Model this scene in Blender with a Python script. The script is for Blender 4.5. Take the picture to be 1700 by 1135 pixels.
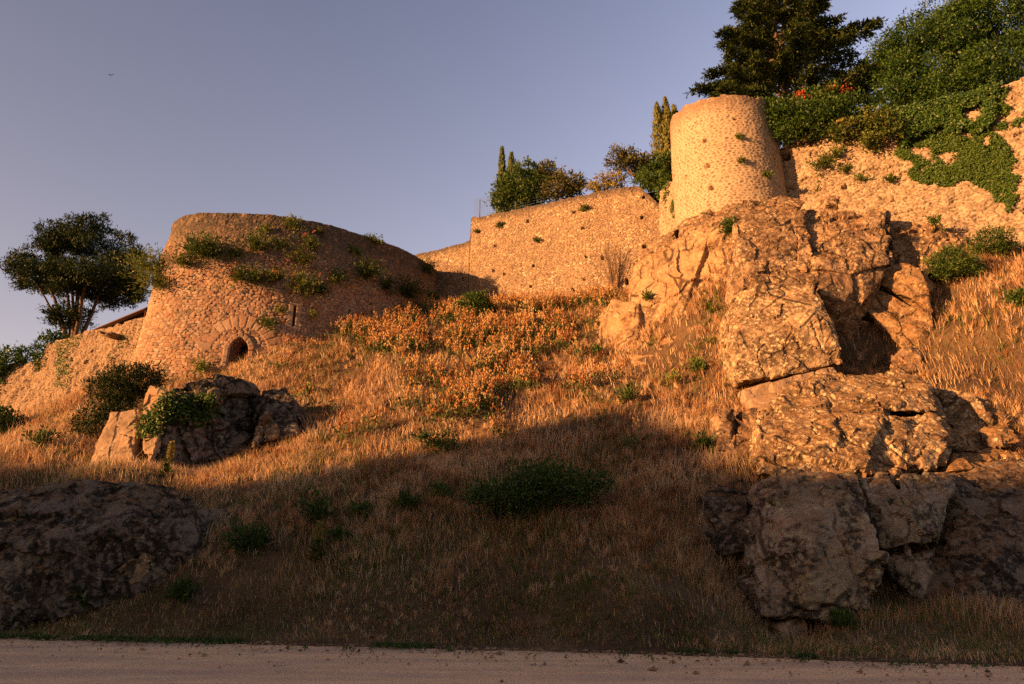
import bpy, bmesh, math, random
import numpy as np
from mathutils import Vector
rng = np.random.default_rng(7)
random.seed(7)
S = bpy.context.scene
COL = S.collection
for o in list(bpy.data.objects):
    bpy.data.objects.remove(o)

# ------------------------------------------------------------------ camera, sky, sun, exposure
F, PITCH = 1133.333, math.radians(18.5)
CAM = np.array([0.0, 0.0, 1.6])
cd = bpy.data.cameras.new('camera')
cam = bpy.data.objects.new('camera', cd)
COL.objects.link(cam)
cam.location = CAM
cam.rotation_euler = (math.pi / 2 + PITCH, 0, 0)
cd.sensor_width = 36.0
cd.lens = 24.0
cd.clip_end = 4000
S.camera = cam

SUN_AZ, SUN_EL = math.radians(65), math.radians(10.5)       # azimuth measured from behind the camera towards the left
SUN = np.array([-math.sin(SUN_AZ) * math.cos(SUN_EL), -math.cos(SUN_AZ) * math.cos(SUN_EL), math.sin(SUN_EL)])
sl = bpy.data.lights.new('sun', 'SUN')
sl.energy = 5.0
sl.angle = math.radians(0.6)
sl.color = (1.0, 0.47, 0.165)
so = bpy.data.objects.new('sun', sl)
COL.objects.link(so)
so.rotation_euler = Vector(SUN).to_track_quat('Z', 'Y').to_euler()

W = bpy.data.worlds.new('World')
S.world = W
W.use_nodes = True
nt = W.node_tree
for n in list(nt.nodes):
    nt.nodes.remove(n)
wo = nt.nodes.new('ShaderNodeOutputWorld')
bg = nt.nodes.new('ShaderNodeBackground')
sky = nt.nodes.new('ShaderNodeTexSky')
sky.sky_type = 'NISHITA'
sky.sun_disc = False
sky.sun_elevation = SUN_EL
sky.sun_rotation = math.atan2(SUN[0], SUN[1])
sky.air_density = 1.0
sky.dust_density = 2.0
sky.ozone_density = 1.0
tcw = nt.nodes.new('ShaderNodeTexCoord')
sxw = nt.nodes.new('ShaderNodeSeparateXYZ')
nt.links.new(tcw.outputs['Generated'], sxw.inputs[0])
# evening air: violet-pink haze low down, deeper blue-grey overhead, warm and dim round the low sun
rz = nt.nodes.new('ShaderNodeValToRGB')
SKY_RAMP = [(.0, (2.6, 1.95, 1.7)), (.27, (2.85, 2.08, 1.78)), (.44, (3.2, 2.45, 2.1)), (.54, (2.5, 2.03, 1.85)), (.65, (1.42, 1.25, 1.27)), (1.0, (.8, .75, .85))]
for i, (p_, c_) in enumerate(SKY_RAMP):
    e_ = rz.color_ramp.elements[i] if i < 1 else (rz.color_ramp.elements[1] if i == len(SKY_RAMP) - 1 else rz.color_ramp.elements.new(p_))
    e_.position, e_.color = p_, (*[k / 3.2 for k in c_], 1)
nt.links.new(sxw.outputs[2], rz.inputs[0])
def wmath(op, a_, b_):
    n_ = nt.nodes.new('ShaderNodeMath'); n_.operation = op
    for i_, v_ in enumerate((a_, b_)):
        if isinstance(v_, bpy.types.NodeSocket): nt.links.new(v_, n_.inputs[i_])
        else: n_.inputs[i_].default_value = v_
    return n_.outputs[0]
def wmix(fac, a_, b_, mode='MULTIPLY'):
    n_ = nt.nodes.new('ShaderNodeMix'); n_.data_type = 'RGBA'; n_.blend_type = mode
    for i_, v_ in ((0, fac), (6, a_), (7, b_)):
        if isinstance(v_, bpy.types.NodeSocket): nt.links.new(v_, n_.inputs[i_])
        elif i_ == 0: n_.inputs[0].default_value = v_
        else: n_.inputs[i_].default_value = (*v_, 1)
    return n_.outputs[2]
c_ = wmix(1.0, sky.outputs[0], (1.0 * 3.2, .86 * 3.2, .86 * 3.2))
c_ = wmix(1.0, c_, rz.outputs[0])
xg = nt.nodes.new('ShaderNodeCombineColor')
fx = wmath('ADD', wmath('MULTIPLY', sxw.outputs[0], .66), 1.0)
for i_ in range(3): nt.links.new(fx, xg.inputs[i_])
c_ = wmix(1.0, c_, xg.outputs[0])
mr = nt.nodes.new('ShaderNodeMapRange'); mr.interpolation_type = 'SMOOTHSTEP'
mr.inputs[1].default_value = .25; mr.inputs[2].default_value = -.35
nt.links.new(sxw.outputs[1], mr.inputs[0])
BACK_SKY = (.34, .355, .325)
c_ = wmix(mr.outputs[0], c_, BACK_SKY)
nt.links.new(c_, bg.inputs[0])
bg.inputs[1].default_value = 0.10
nt.links.new(bg.outputs[0], wo.inputs[0])
vs = S.view_settings
vs.view_transform = 'Standard'
vs.look = 'None'
vs.exposure = 1.38
vs.gamma = 1
S.render.engine = 'CYCLES'
S.cycles.max_bounces = 5
S.cycles.diffuse_bounces = 3
S.cycles.glossy_bounces = 1
S.cycles.transmission_bounces = 2
S.cycles.use_denoising = False

# ------------------------------------------------------------------ projection helpers
CP, SP = math.cos(PITCH), math.sin(PITCH)

def ray(px, py):
    u, v = (px - 850) / F, (567.5 - py) / F
    return np.array([u, CP - v * SP, SP + v * CP])

def P(px, py, t):
    return CAM + ray(px, py) * t

def PY(px, py, y):
    d = ray(px, py)
    return CAM + d * (y / d[1])

def project(X):
    X = np.asarray(X, float) - CAM
    t = X[:, 1] * CP + X[:, 2] * SP
    ts = np.where(t > 0.1, t, 0.1)
    px = 850 + F * X[:, 0] / ts
    py = 567.5 - F * (X[:, 2] * CP - X[:, 1] * SP) / ts
    return px, py, t

def inpoly(px, py, poly):
    r = np.zeros(len(px), bool)
    n = len(poly)
    for i in range(n):
        x0, y0 = poly[i]
        x1, y1 = poly[(i + 1) % n]
        if y0 == y1:
            continue
        c = ((y0 > py) != (y1 > py)) & (px < (x1 - x0) * (py - y0) / (y1 - y0) + x0)
        r ^= c
    return r

# ------------------------------------------------------------------ numpy noise
def _h(ix, iy, iz, s):
    h = (ix.astype(np.int64) * 73856093) ^ (iy.astype(np.int64) * 19349663) ^ (iz.astype(np.int64) * 83492791) ^ (s * 2654435761)
    h &= 0xFFFFFFFF
    h = ((h ^ (h >> 15)) * 0x2C1B3C6D) & 0xFFFFFFFF
    h = ((h ^ (h >> 12)) * 0x297A2D39) & 0xFFFFFFFF
    h ^= h >> 15
    return (h & 0xFFFFFF).astype(np.float64) / 0xFFFFFF

def vnoise(Pn, s=0):
    i = np.floor(Pn).astype(np.int64)
    f = Pn - i
    f = f * f * (3 - 2 * f)
    r = 0
    for a in (0, 1):
        for b in (0, 1):
            for c in (0, 1):
                w = (f[:, 0] if a else 1 - f[:, 0]) * (f[:, 1] if b else 1 - f[:, 1]) * (f[:, 2] if c else 1 - f[:, 2])
                r = r + w * _h(i[:, 0] + a, i[:, 1] + b, i[:, 2] + c, s)
    return r * 2 - 1

def fbm(Pn, sc=1.0, octv=4, s=0, gain=0.5):
    r, a = 0, 1.0
    for k in range(octv):
        r = r + a * vnoise(Pn * sc + 17.3 * k, s + k)
        sc *= 2.03
        a *= gain
    return r

def fbm2(x, y, sc, octv=4, s=0):
    return fbm(np.stack([x, y, np.zeros_like(x)], 1), sc, octv, s)

def facets(Pn, cell, s=0, tilt=1.0):
    """broken-rock relief: every random cell is a tilted plane of its own"""
    Q = Pn / cell
    i = np.floor(Q).astype(np.int64)
    best = np.full(len(Q), 9.0)
    val = np.zeros(len(Q))
    for a in (-1, 0, 1):
        for b in (-1, 0, 1):
            for c in (-1, 0, 1):
                jx, jy, jz = i[:, 0] + a, i[:, 1] + b, i[:, 2] + c
                ox = Q[:, 0] - jx - _h(jx, jy, jz, s)
                oy = Q[:, 1] - jy - _h(jx, jy, jz, s + 1)
                oz = Q[:, 2] - jz - _h(jx, jy, jz, s + 2)
                d = ox * ox + oy * oy + oz * oz
                m = d < best
                gx, gy, gz = _h(jx, jy, jz, s + 3) - .5, _h(jx, jy, jz, s + 4) - .5, _h(jx, jy, jz, s + 5) - .5
                v = (_h(jx, jy, jz, s + 6) - .5) + tilt * (gx * ox + gy * oy + gz * oz)
                val = np.where(m, v, val)
                best = np.where(m, d, best)
    return val

def stones(x, y, w, h, s=0, jit=0.75):
    """2-D rubble: random value per stone, distance to the joint (metres), tilt within the stone"""
    row = np.floor(y / h)
    X = x / w + 0.5 * (row % 2)
    Y = y / h
    ix, iy = np.floor(x / w).astype(np.int64), np.floor(Y).astype(np.int64)
    XX, YY = x / w, Y
    d1 = np.full(len(x), 99.0); d2 = np.full(len(x), 99.0)
    rnd = np.zeros(len(x)); tl = np.zeros(len(x)); cx = np.zeros(len(x)); cy = np.zeros(len(x))
    z0 = np.zeros_like(ix)
    for a in (-2, -1, 0, 1, 2):
        for b in (-1, 0, 1):
            jx, jy = ix + a, iy + b
            px = jx + .5 + (_h(jx, jy, z0, s) - .5) * jit + .5 * (jy % 2) - .25
            py = jy + .5 + (_h(jx, jy, z0, s + 1) - .5) * jit
            dx, dy = (XX - px), (YY - py)
            size = 0.8 + 0.45 * _h(jx, jy, z0, s + 2)
            d = np.maximum(np.abs(dx), np.abs(dy)) * 0.82 + np.sqrt(dx * dx + dy * dy) * 0.18
            d = d / size
            m = d < d1
            d2 = np.where(m, d1, np.minimum(d2, d))
            d1 = np.where(m, d, d1)
            rnd = np.where(m, _h(jx, jy, z0, s + 3), rnd)
            tl = np.where(m, (_h(jx, jy, z0, s + 4) - .5) * dx + (_h(jx, jy, z0, s + 5) - .5) * dy, tl)
    return rnd, (d2 - d1), tl

def sstep(x, a, b):
    t = np.clip((x - a) / (b - a), 0, 1)
    return t * t * (3 - 2 * t)

# ------------------------------------------------------------------ object helpers
def tag(o, label=None, cat=None, group=None, kind=None):
    for k, v in (('label', label), ('category', cat), ('group', group), ('kind', kind)):
        if v:
            o[k] = v
    return o

def link(name, me, mat, parent=None):
    o = bpy.data.objects.new(name, me)
    COL.objects.link(o)
    if mat:
        me.materials.append(mat)
    if parent:
        o.parent = parent
        o.matrix_parent_inverse = parent.matrix_world.inverted() if parent.type != 'EMPTY' else Vector().to_track_quat('Z', 'Y').to_matrix().to_4x4() @ Mtx(parent)
    return o

def Mtx(p):
    from mathutils import Matrix
    return Matrix.Translation(p.location).inverted()

def link(name, me, mat, parent=None):
    from mathutils import Matrix
    o = bpy.data.objects.new(name, me)
    COL.objects.link(o)
    if mat:
        me.materials.append(mat)
    if parent:
        o.parent = parent
        off = Vector((0, 0, 0))
        q = parent
        while q:
            off += q.location
            q = q.parent
        o.matrix_parent_inverse = Matrix.Translation(-off)
    return o

def empty(name, loc):
    o = bpy.data.objects.new(name, None)
    COL.objects.link(o)
    o.location = tuple(float(c) for c in loc)
    o.empty_display_size = 0.3
    return o

def np_mesh(name, V, faces, smooth=False, attrs=None):
    """faces: list of (n,k) int arrays"""
    me = bpy.data.meshes.new(name)
    V = np.ascontiguousarray(V, np.float32)
    me.vertices.add(len(V))
    me.vertices.foreach_set('co', V.ravel())
    tot = sum(f.size for f in faces)
    npoly = sum(len(f) for f in faces)
    me.loops.add(tot)
    me.polygons.add(npoly)
    me.loops.foreach_set('vertex_index', np.concatenate([f.ravel() for f in faces]).astype(np.int32))
    sizes = np.concatenate([np.full(len(f), f.shape[1]) for f in faces])
    starts = np.concatenate([[0], np.cumsum(sizes)[:-1]]).astype(np.int32)
    me.polygons.foreach_set('loop_start', starts)
    me.update(calc_edges=True)
    if smooth:
        me.polygons.foreach_set('use_smooth', np.ones(npoly, bool))
    for k, a in (attrs or {}).items():
        at = me.attributes.new(k, 'FLOAT', 'POINT')
        at.data.foreach_set('value', np.ascontiguousarray(a, np.float32))
    return me

def grid_faces(ni, nj):
    i, j = np.meshgrid(np.arange(ni - 1), np.arange(nj - 1), indexing='ij')
    a = (i * nj + j).ravel()
    return np.stack([a, a + nj, a + nj + 1, a + 1], 1)

class Bars:
    """boxes and tubes gathered into one part"""
    def __init__(s):
        s.V, s.Fq, s.n = [], [], 0
    def box(s, c, size, rz=0.0, rx=0.0):
        x, y, z = [k / 2 for k in size]
        v = np.array([[-x, -y, -z], [x, -y, -z], [x, y, -z], [-x, y, -z], [-x, -y, z], [x, -y, z], [x, y, z], [-x, y, z]])
        ca, sa = math.cos(rx), math.sin(rx)
        v = v @ np.array([[1, 0, 0], [0, ca, -sa], [0, sa, ca]]).T
        ca, sa = math.cos(rz), math.sin(rz)
        v = v @ np.array([[ca, -sa, 0], [sa, ca, 0], [0, 0, 1]]).T + np.array(c)
        s.V.append(v)
        s.Fq.append(np.array([[0, 3, 2, 1], [4, 5, 6, 7], [0, 1, 5, 4], [1, 2, 6, 5], [2, 3, 7, 6], [3, 0, 4, 7]]) + s.n)
        s.n += 8
    def tube(s, pts, rad, k=6):
        pts = np.asarray(pts, float)
        rad = np.broadcast_to(np.asarray(rad, float), (len(pts),))
        T = np.gradient(pts, axis=0)
        T /= np.linalg.norm(T, axis=1)[:, None] + 1e-9
        ref = np.array([0.31, 0.22, 0.92]) if abs(T[0, 2]) < .8 else np.array([0.9, 0.3, 0.1])
        A = np.cross(T, ref); A /= np.linalg.norm(A, axis=1)[:, None] + 1e-9
        B = np.cross(T, A)
        ang = np.arange(k) * 2 * math.pi / k
        R = pts[:, None] + rad[:, None, None] * (np.cos(ang)[None, :, None] * A[:, None] + np.sin(ang)[None, :, None] * B[:, None])
        s.V.append(R.reshape(-1, 3))
        m = len(pts)
        i, j = np.meshgrid(np.arange(m - 1), np.arange(k), indexing='ij')
        a = i * k + j
        b = i * k + (j + 1) % k
        s.Fq.append(np.stack([a.ravel(), b.ravel(), (b + k).ravel(), (a + k).ravel()], 1) + s.n)
        s.n += m * k
    def mesh(s, name, smooth=False):
        return np_mesh(name, np.concatenate(s.V), [np.concatenate(s.Fq)], smooth)

class Leaves:
    """leaf-sized diamonds, each with its own tint value"""
    def __init__(s):
        s.C, s.D, s.N, s.L, s.Wd, s.T = [], [], [], [], [], []
    def add(s, c, d, n, l, w, t):
        k = len(c)
        s.C.append(c); s.D.append(d); s.N.append(n)
        s.L.append(np.broadcast_to(l, (k,))); s.Wd.append(np.broadcast_to(w, (k,))); s.T.append(np.broadcast_to(t, (k,)))
    def mesh(s, name):
        C, D, N = np.concatenate(s.C), np.concatenate(s.D), np.concatenate(s.N)
        L, Wd, T = np.concatenate(s.L), np.concatenate(s.Wd), np.concatenate(s.T)
        D = D / (np.linalg.norm(D, axis=1)[:, None] + 1e-9)
        Sx = np.cross(D, N)
        Sx /= np.linalg.norm(Sx, axis=1)[:, None] + 1e-9
        Nn = np.cross(Sx, D)
        a = C
        b = C + D * (L * .45)[:, None] + Sx * (Wd * .5)[:, None] - Nn * (Wd * .15)[:, None]
        c = C + D * L[:, None]
        d = C + D * (L * .45)[:, None] - Sx * (Wd * .5)[:, None] - Nn * (Wd * .15)[:, None]
        V = np.stack([a, b, c, d], 1).reshape(-1, 3)
        k = np.arange(len(C))[:, None] * 4 + np.arange(4)
        return np_mesh(name, V, [k], False, {'tint': np.repeat(T, 4)})

def rdir(n):
    v = rng.normal(size=(n, 3))
    return v / np.linalg.norm(v, axis=1)[:, None]

# ------------------------------------------------------------------ materials
def newmat(name):
    m = bpy.data.materials.new(name)
    m.use_nodes = True
    t = m.node_tree
    b = t.nodes['Principled BSDF']
    b.inputs['Roughness'].default_value = .9
    b.inputs['Specular IOR Level'].default_value = .15
    return m, t, b

def N(t, kind, **kw):
    n = t.nodes.new(kind)
    for k, v in kw.items():
        if k.startswith('i_'):
            key = k[2:]
            n.inputs[int(key) if key.isdigit() else key].default_value = v
        else:
            setattr(n, k, v)
    return n

def ramp(t, src, stops, interp='LINEAR'):
    r = t.nodes.new('ShaderNodeValToRGB')
    r.color_ramp.interpolation = interp
    el = r.color_ramp.elements
    el[0].position, el[0].color = stops[0][0], (*stops[0][1], 1)
    el[1].position, el[1].color = stops[-1][0], (*stops[-1][1], 1)
    for p, c in stops[1:-1]:
        e = el.new(p)
        e.color = (*c, 1)
    t.links.new(src, r.inputs[0])
    return r.outputs[0]

def mixc(t, fac, a, b, mode='MIX'):
    m = t.nodes.new('ShaderNodeMix')
    m.data_type = 'RGBA'
    m.blend_type = mode
    for idx, v in ((0, fac), (6, a), (7, b)):
        if isinstance(v, bpy.types.NodeSocket):
            t.links.new(v, m.inputs[idx])
        elif idx == 0:
            m.inputs[0].default_value = v
        else:
            m.inputs[idx].default_value = (*v, 1)
    return m.outputs[2]

def noise(t, vec, sc, det=4, rough=.6, dist=0.0):
    n = N(t, 'ShaderNodeTexNoise', i_Scale=sc, i_Detail=det, i_Roughness=rough, i_Distortion=dist)
    if vec:
        t.links.new(vec, n.inputs['Vector'])
    return n.outputs[0]

def thr(t, src, a, b):
    m = N(t, 'ShaderNodeMapRange', i_1=a, i_2=b)
    m.interpolation_type = 'SMOOTHSTEP'
    t.links.new(src, m.inputs[0])
    return m.outputs[0]

def mul(t, a, b, op='MULTIPLY'):
    m = N(t, 'ShaderNodeMath', operation=op)
    for i, v in enumerate((a, b)):
        if isinstance(v, bpy.types.NodeSocket):
            t.links.new(v, m.inputs[i])
        else:
            m.inputs[i].default_value = v
    return m.outputs[0]

def attr(t, name):
    return N(t, 'ShaderNodeAttribute', attribute_name=name).outputs['Fac']

def bump(t, b, h, strength=.5, dist=.05, prev=None):
    n = N(t, 'ShaderNodeBump', i_Strength=strength, i_Distance=dist)
    t.links.new(h, n.inputs['Height'])
    if prev:
        t.links.new(prev, n.inputs['Normal'])
    t.links.new(n.outputs[0], b.inputs['Normal'])
    return n.outputs[0]

def masonry_mat(name, cols, mortar, stain, stain_amt=.5, grain=14):
    m, t, b = newmat(name)
    tc = N(t, 'ShaderNodeTexCoord').outputs['Object']
    k = len(cols)
    c = ramp(t, attr(t, 'rnd'), [(i / (k - 1), col) for i, col in enumerate(cols)])
    n1 = noise(t, tc, grain, 5, .65)
    c = mixc(t, .75, c, ramp(t, n1, [(.25, (.5, .47, .45)), (.5, (1, 1, 1)), (.75, (1.4, 1.36, 1.28))]), 'MULTIPLY')
    c = mixc(t, thr(t, attr(t, 'edge'), .3, .9), c, mixc(t, .5, mortar, ramp(t, n1, [(.2, tuple(x * .6 for x in mortar)), (.8, tuple(x * 1.3 for x in mortar))])))
    n2 = noise(t, tc, .55, 5, .6, .4)
    n3 = noise(t, tc, 3.2, 5, .7)
    st = mul(t, thr(t, n2, .42, .68), thr(t, n3, .3, .65))
    st = mul(t, st, stain_amt)
    c = mixc(t, st, c, stain)
    top = attr(t, 'wear')
    c = mixc(t, mul(t, top, thr(t, n3, .22, .55)), c, tuple(x * .75 for x in stain))
    pale = thr(t, noise(t, tc, 7.0, 3, .6), .66, .74)
    c = mixc(t, mul(t, pale, .35), c, (.55, .5, .4))
    t.links.new(c, b.inputs['Base Color'])
    bump(t, b, noise(t, tc, 22, 6, .7), .8, .03)
    return m

def rock_mat(name, base, dark, lichen, dark_amt=.5, lichen_amt=.5, moss=0.4, sc=1.0, ochre=(.30, .17, .07)):
    m, t, b = newmat(name)
    tc = N(t, 'ShaderNodeTexCoord').outputs['Object']
    n1 = noise(t, tc, 1.1 * sc, 6, .62, .3)
    n2 = noise(t, tc, 6 * sc, 6, .7)
    c = ramp(t, n1, [(.3, tuple(x * .72 for x in base)), (.5, base), (.7, tuple(min(1, x * 1.28) for x in base))])
    c = mixc(t, .9, c, ramp(t, n2, [(.28, (.42, .38, .35)), (.45, (.92, .9, .88)), (.6, (1.15, 1.13, 1.1)), (.75, (1.5, 1.45, 1.35))]), 'MULTIPLY')
    # iron staining in patches
    c = mixc(t, mul(t, thr(t, noise(t, tc, .7 * sc, 4, .6, .6), .52, .68), .45), c, tuple(x * y for x, y in zip(base, (1.15, .8, .55))))
    # black crust lichen, broken up at two scales
    d1 = thr(t, noise(t, tc, .95 * sc, 5, .65, .5), .6 - .22 * dark_amt, .7 - .2 * dark_amt)
    d2 = thr(t, noise(t, tc, 5 * sc, 6, .72), .40, .53)
    c = mixc(t, mul(t, mul(t, d1, d2), .9), c, dark)
    # round pale lichens
    v = N(t, 'ShaderNodeTexVoronoi', i_Scale=5.5 * sc, i_Randomness=1.0)
    wv = mixc(t, .16, tc, N(t, 'ShaderNodeTexNoise', i_Scale=7.0, i_Detail=3.0).outputs[1])
    t.links.new(wv, v.inputs['Vector'])
    spot = thr(t, v.outputs[0], .42, .30)
    pick = thr(t, N(t, 'ShaderNodeSeparateColor').outputs[0], .5, .5) if False else None
    sep = N(t, 'ShaderNodeSeparateColor')
    t.links.new(v.outputs[1], sep.inputs[0])
    pick = thr(t, sep.outputs[0], .75 - .5 * lichen_amt, .8 - .5 * lichen_amt)
    zone = thr(t, noise(t, tc, .8 * sc, 4, .6, .4), .62 - .3 * lichen_amt, .72 - .3 * lichen_amt)
    c = mixc(t, mul(t, mul(t, mul(t, spot, pick), zone), .6), c, mixc(t, .5, lichen, ramp(t, n2, [(.3, tuple(x * .7 for x in lichen)), (.7, tuple(x * 1.2 for x in lichen))])))
    fl = thr(t, noise(t, tc, 8 * sc, 6, .75, .4), .56, .64)
    c = mixc(t, mul(t, mul(t, fl, zone), .6 * min(1, lichen_amt * 1.3)), c, tuple(x * 1.1 for x in lichen))
    # hairline joints
    vc = N(t, 'ShaderNodeTexVoronoi', feature='DISTANCE_TO_EDGE', i_Scale=.62 * sc)
    mpc = N(t, 'ShaderNodeMapping'); mpc.inputs['Scale'].default_value = (1.0, 1.0, .75); mpc.inputs['Rotation'].default_value = (.25, .4, .3)
    t.links.new(mixc(t, .34, tc, N(t, 'ShaderNodeTexNoise', i_Scale=1.3, i_Detail=5.0, i_Roughness=.65).outputs[1]), mpc.inputs['Vector'])
    t.links.new(mpc.outputs[0], vc.inputs['Vector'])
    crk = mul(t, thr(t, vc.outputs[0], .030, .006), thr(t, noise(t, tc, .9, 3, .5), .42, .52))
    c = mixc(t, mul(t, crk, .85), c, tuple(x * .12 for x in base))
    # dry moss and soil where the stone lies flat
    g = N(t, 'ShaderNodeNewGeometry')
    sx = N(t, 'ShaderNodeSeparateXYZ')
    t.links.new(g.outputs['Normal'], sx.inputs[0])
    ms = mul(t, thr(t, mul(t, sx.outputs[2], mul(t, noise(t, tc, 2.2 * sc, 5, .65), 1.0, 'ADD'), 'MULTIPLY'), .8, 1.15), moss)
    c = mixc(t, ms, c, mixc(t, thr(t, n2, .4, .6), ochre, tuple(x * .35 for x in ochre)))
    t.links.new(c, b.inputs['Base Color'])
    p = bump(t, b, mul(t, noise(t, tc, 6 * sc, 8, .62), mul(t, crk, 1.2), 'SUBTRACT'), .75, .055)
    bump(t, b, noise(t, tc, 38 * sc, 4, .7), .6, .012, p)
    return m

def leaf_mat(name, stops, trans=.25, rough=.6):
    m, t, b = newmat(name)
    c = ramp(t, attr(t, 'tint'), stops)
    t.links.new(c, b.inputs['Base Color'])
    b.inputs['Roughness'].default_value = rough
    b.inputs['Specular IOR Level'].default_value = .25
    tr = N(t, 'ShaderNodeBsdfTranslucent')
    t.links.new(c, tr.inputs[0])
    mx = N(t, 'ShaderNodeMixShader', i_0=trans)
    t.links.new(b.outputs[0], mx.inputs[1])
    t.links.new(tr.outputs[0], mx.inputs[2])
    t.links.new(mx.outputs[0], t.nodes['Material Output'].inputs[0])
    return m

def plain_mat(name, col, rough=.8, var=.3, sc=9):
    m, t, b = newmat(name)
    tc = N(t, 'ShaderNodeTexCoord').outputs['Object']
    n = noise(t, tc, sc, 5, .65)
    t.links.new(ramp(t, n, [(.25, tuple(x * (1 - var) for x in col)), (.75, tuple(min(1, x * (1 + var)) for x in col))]), b.inputs['Base Color'])
    b.inputs['Roughness'].default_value = rough
    bump(t, b, noise(t, tc, sc * 3, 4), .4, .02)
    return m

M = {}
M['bastion'] = masonry_mat('bastion_stone', [(0.223, 0.147, 0.102), (0.372, 0.221, 0.143), (0.428, 0.286, 0.189), (0.335, 0.171, 0.113), (0.484, 0.351, 0.249), (0.279, 0.204, 0.158), (0.400, 0.229, 0.151)], (.085, .06, .042), (.12, .10, .08), .35)
M['curtain'] = masonry_mat('curtain_stone', [(0.171, 0.125, 0.095), (0.342, 0.239, 0.158), (0.427, 0.308, 0.200), (0.244, 0.177, 0.131), (0.378, 0.274, 0.179), (0.671, 0.524, 0.367)], (0.159, 0.114, 0.079), (.15, .12, .10), .35, 20)
M['tower'] = masonry_mat('tower_stone', [(0.200, 0.129, 0.085), (0.272, 0.182, 0.118), (0.336, 0.236, 0.155), (0.232, 0.160, 0.111), (0.160, 0.114, 0.089), (0.360, 0.258, 0.170)], (0.448, 0.350, 0.244), (.30, .21, .15), .3)
M['ashlar'] = masonry_mat('dressed_stone', [(0.357, 0.264, 0.187), (0.399, 0.306, 0.221), (0.340, 0.246, 0.178)], (0.212, 0.162, 0.119), (.2, .15, .11), .3)
M['rampart'] = masonry_mat('rampart_stone', [(0.295, 0.224, 0.156), (0.385, 0.296, 0.203), (0.443, 0.352, 0.250), (0.328, 0.240, 0.164), (0.254, 0.192, 0.133)], (.19, .14, .095), (.20, .14, .10), .35, 16)
M['low'] = masonry_mat('low_wall_stone', [(0.230, 0.166, 0.119), (0.314, 0.224, 0.156), (0.362, 0.268, 0.193), (0.258, 0.172, 0.119)], (.10, .072, .05), (.2, .15, .11), .3, 16)
M['cliff'] = rock_mat('sunny_cliff_rock', (0.361, 0.246, 0.144), (.13, .08, .05), (.55, .47, .33), .6, .3, .8)
M['granite'] = rock_mat('lichened_granite', (0.324, 0.224, 0.142), (.085, .055, .035), (.56, .48, .32), 1.0, .6, .8)
M['boulder'] = rock_mat('boulder_granite', (0.331, 0.239, 0.150), (.085, .055, .035), (.60, .52, .34), .95, .85, .8, 1.15)
M['mossy'] = rock_mat('moss_brown_rock', (.30, .19, .10), (.12, .07, .04), (.52, .42, .26), .7, .6, .9, 1.3)
M['grey'] = rock_mat('grey_shaded_rock', (.31, .26, .215), (.035, .03, .026), (.42, .38, .22), .8, .75, .6)
M['dark'] = rock_mat('dark_crusted_rock', (.17, .145, .125), (.012, .011, .010), (.34, .31, .22), 1.0, .3, .5)  # dark grey-brown base, mostly under near-black crust
M['clean'] = rock_mat('clean_split_rock', (0.334, 0.241, 0.164), (.16, .13, .10), (.5, .44, .33), .2, .2, .5)
M['bark'] = plain_mat('bark', (.13, .085, .06), .9, .5, 6)
M['iron'] = plain_mat('rusty_iron', (.10, .05, .035), .7, .4, 20)
M['wire'] = plain_mat('galvanised_wire', (.16, .19, .22), .5, .2, 20)
M['void'] = plain_mat('unlit_stone_inside', (.05, .04, .035), .95, .3)
M['plaster'] = plain_mat('beige_render', (.30, .22, .15), .9, .2, 4)
M['roof'] = plain_mat('brown_roof_tiles', (.16, .10, .07), .85, .4, 12)
M['timber'] = plain_mat('weathered_timber', (.16, .11, .075), .85, .4, 10)

M['dry'] = leaf_mat('dry_grass', [(0, (.20, .095, .045)), (.2, (.40, .225, .115)), (.5, (.62, .42, .245)), (.8, (.78, .60, .40)), (.86, (.22, .21, .07)), (1, (.10, .14, .035))], .3, .7)
M['green'] = leaf_mat('green_weeds', [(0, (.025, .05, .012)), (.5, (.06, .11, .025)), (1, (.15, .20, .05))], .25)
M['valerian'] = leaf_mat('valerian', [(0, (.03, .055, .014)), (.25, (.10, .14, .035)), (.35, (.20, .17, .055)), (.42, (.30, .10, .04)), (.6, (.42, .19, .07)), (.8, (.50, .30, .12)), (1, (.54, .40, .20))], .25)
M['yew'] = leaf_mat('yew_needles', [(0, (.010, .022, .005)), (.5, (.024, .046, .010)), (1, (.06, .09, .022))], .12)
M['cedar'] = leaf_mat('cedar_needles', [(0, (.022, .042, .012)), (.5, (.065, .10, .025)), (1, (.17, .20, .05))], .12)
M['laurel'] = leaf_mat('laurel_leaves', [(0, (.018, .045, .008)), (.5, (.045, .10, .016)), (1, (.11, .18, .035))], .18, .45)
M['cypress'] = leaf_mat('cypress_scales', [(0, (.05, .065, .012)), (.5, (.12, .13, .024)), (1, (.26, .23, .045))], .15)
M['bush'] = leaf_mat('bush_leaves', [(0, (.03, .06, .012)), (.5, (.065, .12, .022)), (1, (.14, .19, .045))], .25)
M['olive'] = leaf_mat('olive_leaves', [(0, (.06, .065, .025)), (.5, (.13, .13, .048)), (1, (.25, .22, .085))], .25)
M['gold'] = leaf_mat('golden_leaves', [(0, (.16, .14, .02)), (.5, (.32, .26, .035)), (1, (.48, .38, .07))], .3)
M['ivy'] = leaf_mat('ivy_leaves', [(0, (.026, .06, .010)), (.5, (.06, .115, .018)), (1, (.14, .20, .04))], .2, .5)
M['redflower'] = leaf_mat('red_flowers', [(0, (.35, .03, .02)), (1, (.65, .09, .05))], .25)
M['wallplant'] = leaf_mat('wall_plant_leaves', [(0, (.035, .06, .014)), (.5, (.09, .14, .026)), (.8, (.22, .23, .055)), (1, (.36, .28, .10))], .25)
M['pink'] = leaf_mat('valerian_flowers', [(0, (.40, .10, .07)), (1, (.55, .22, .12))], .25)
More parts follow.
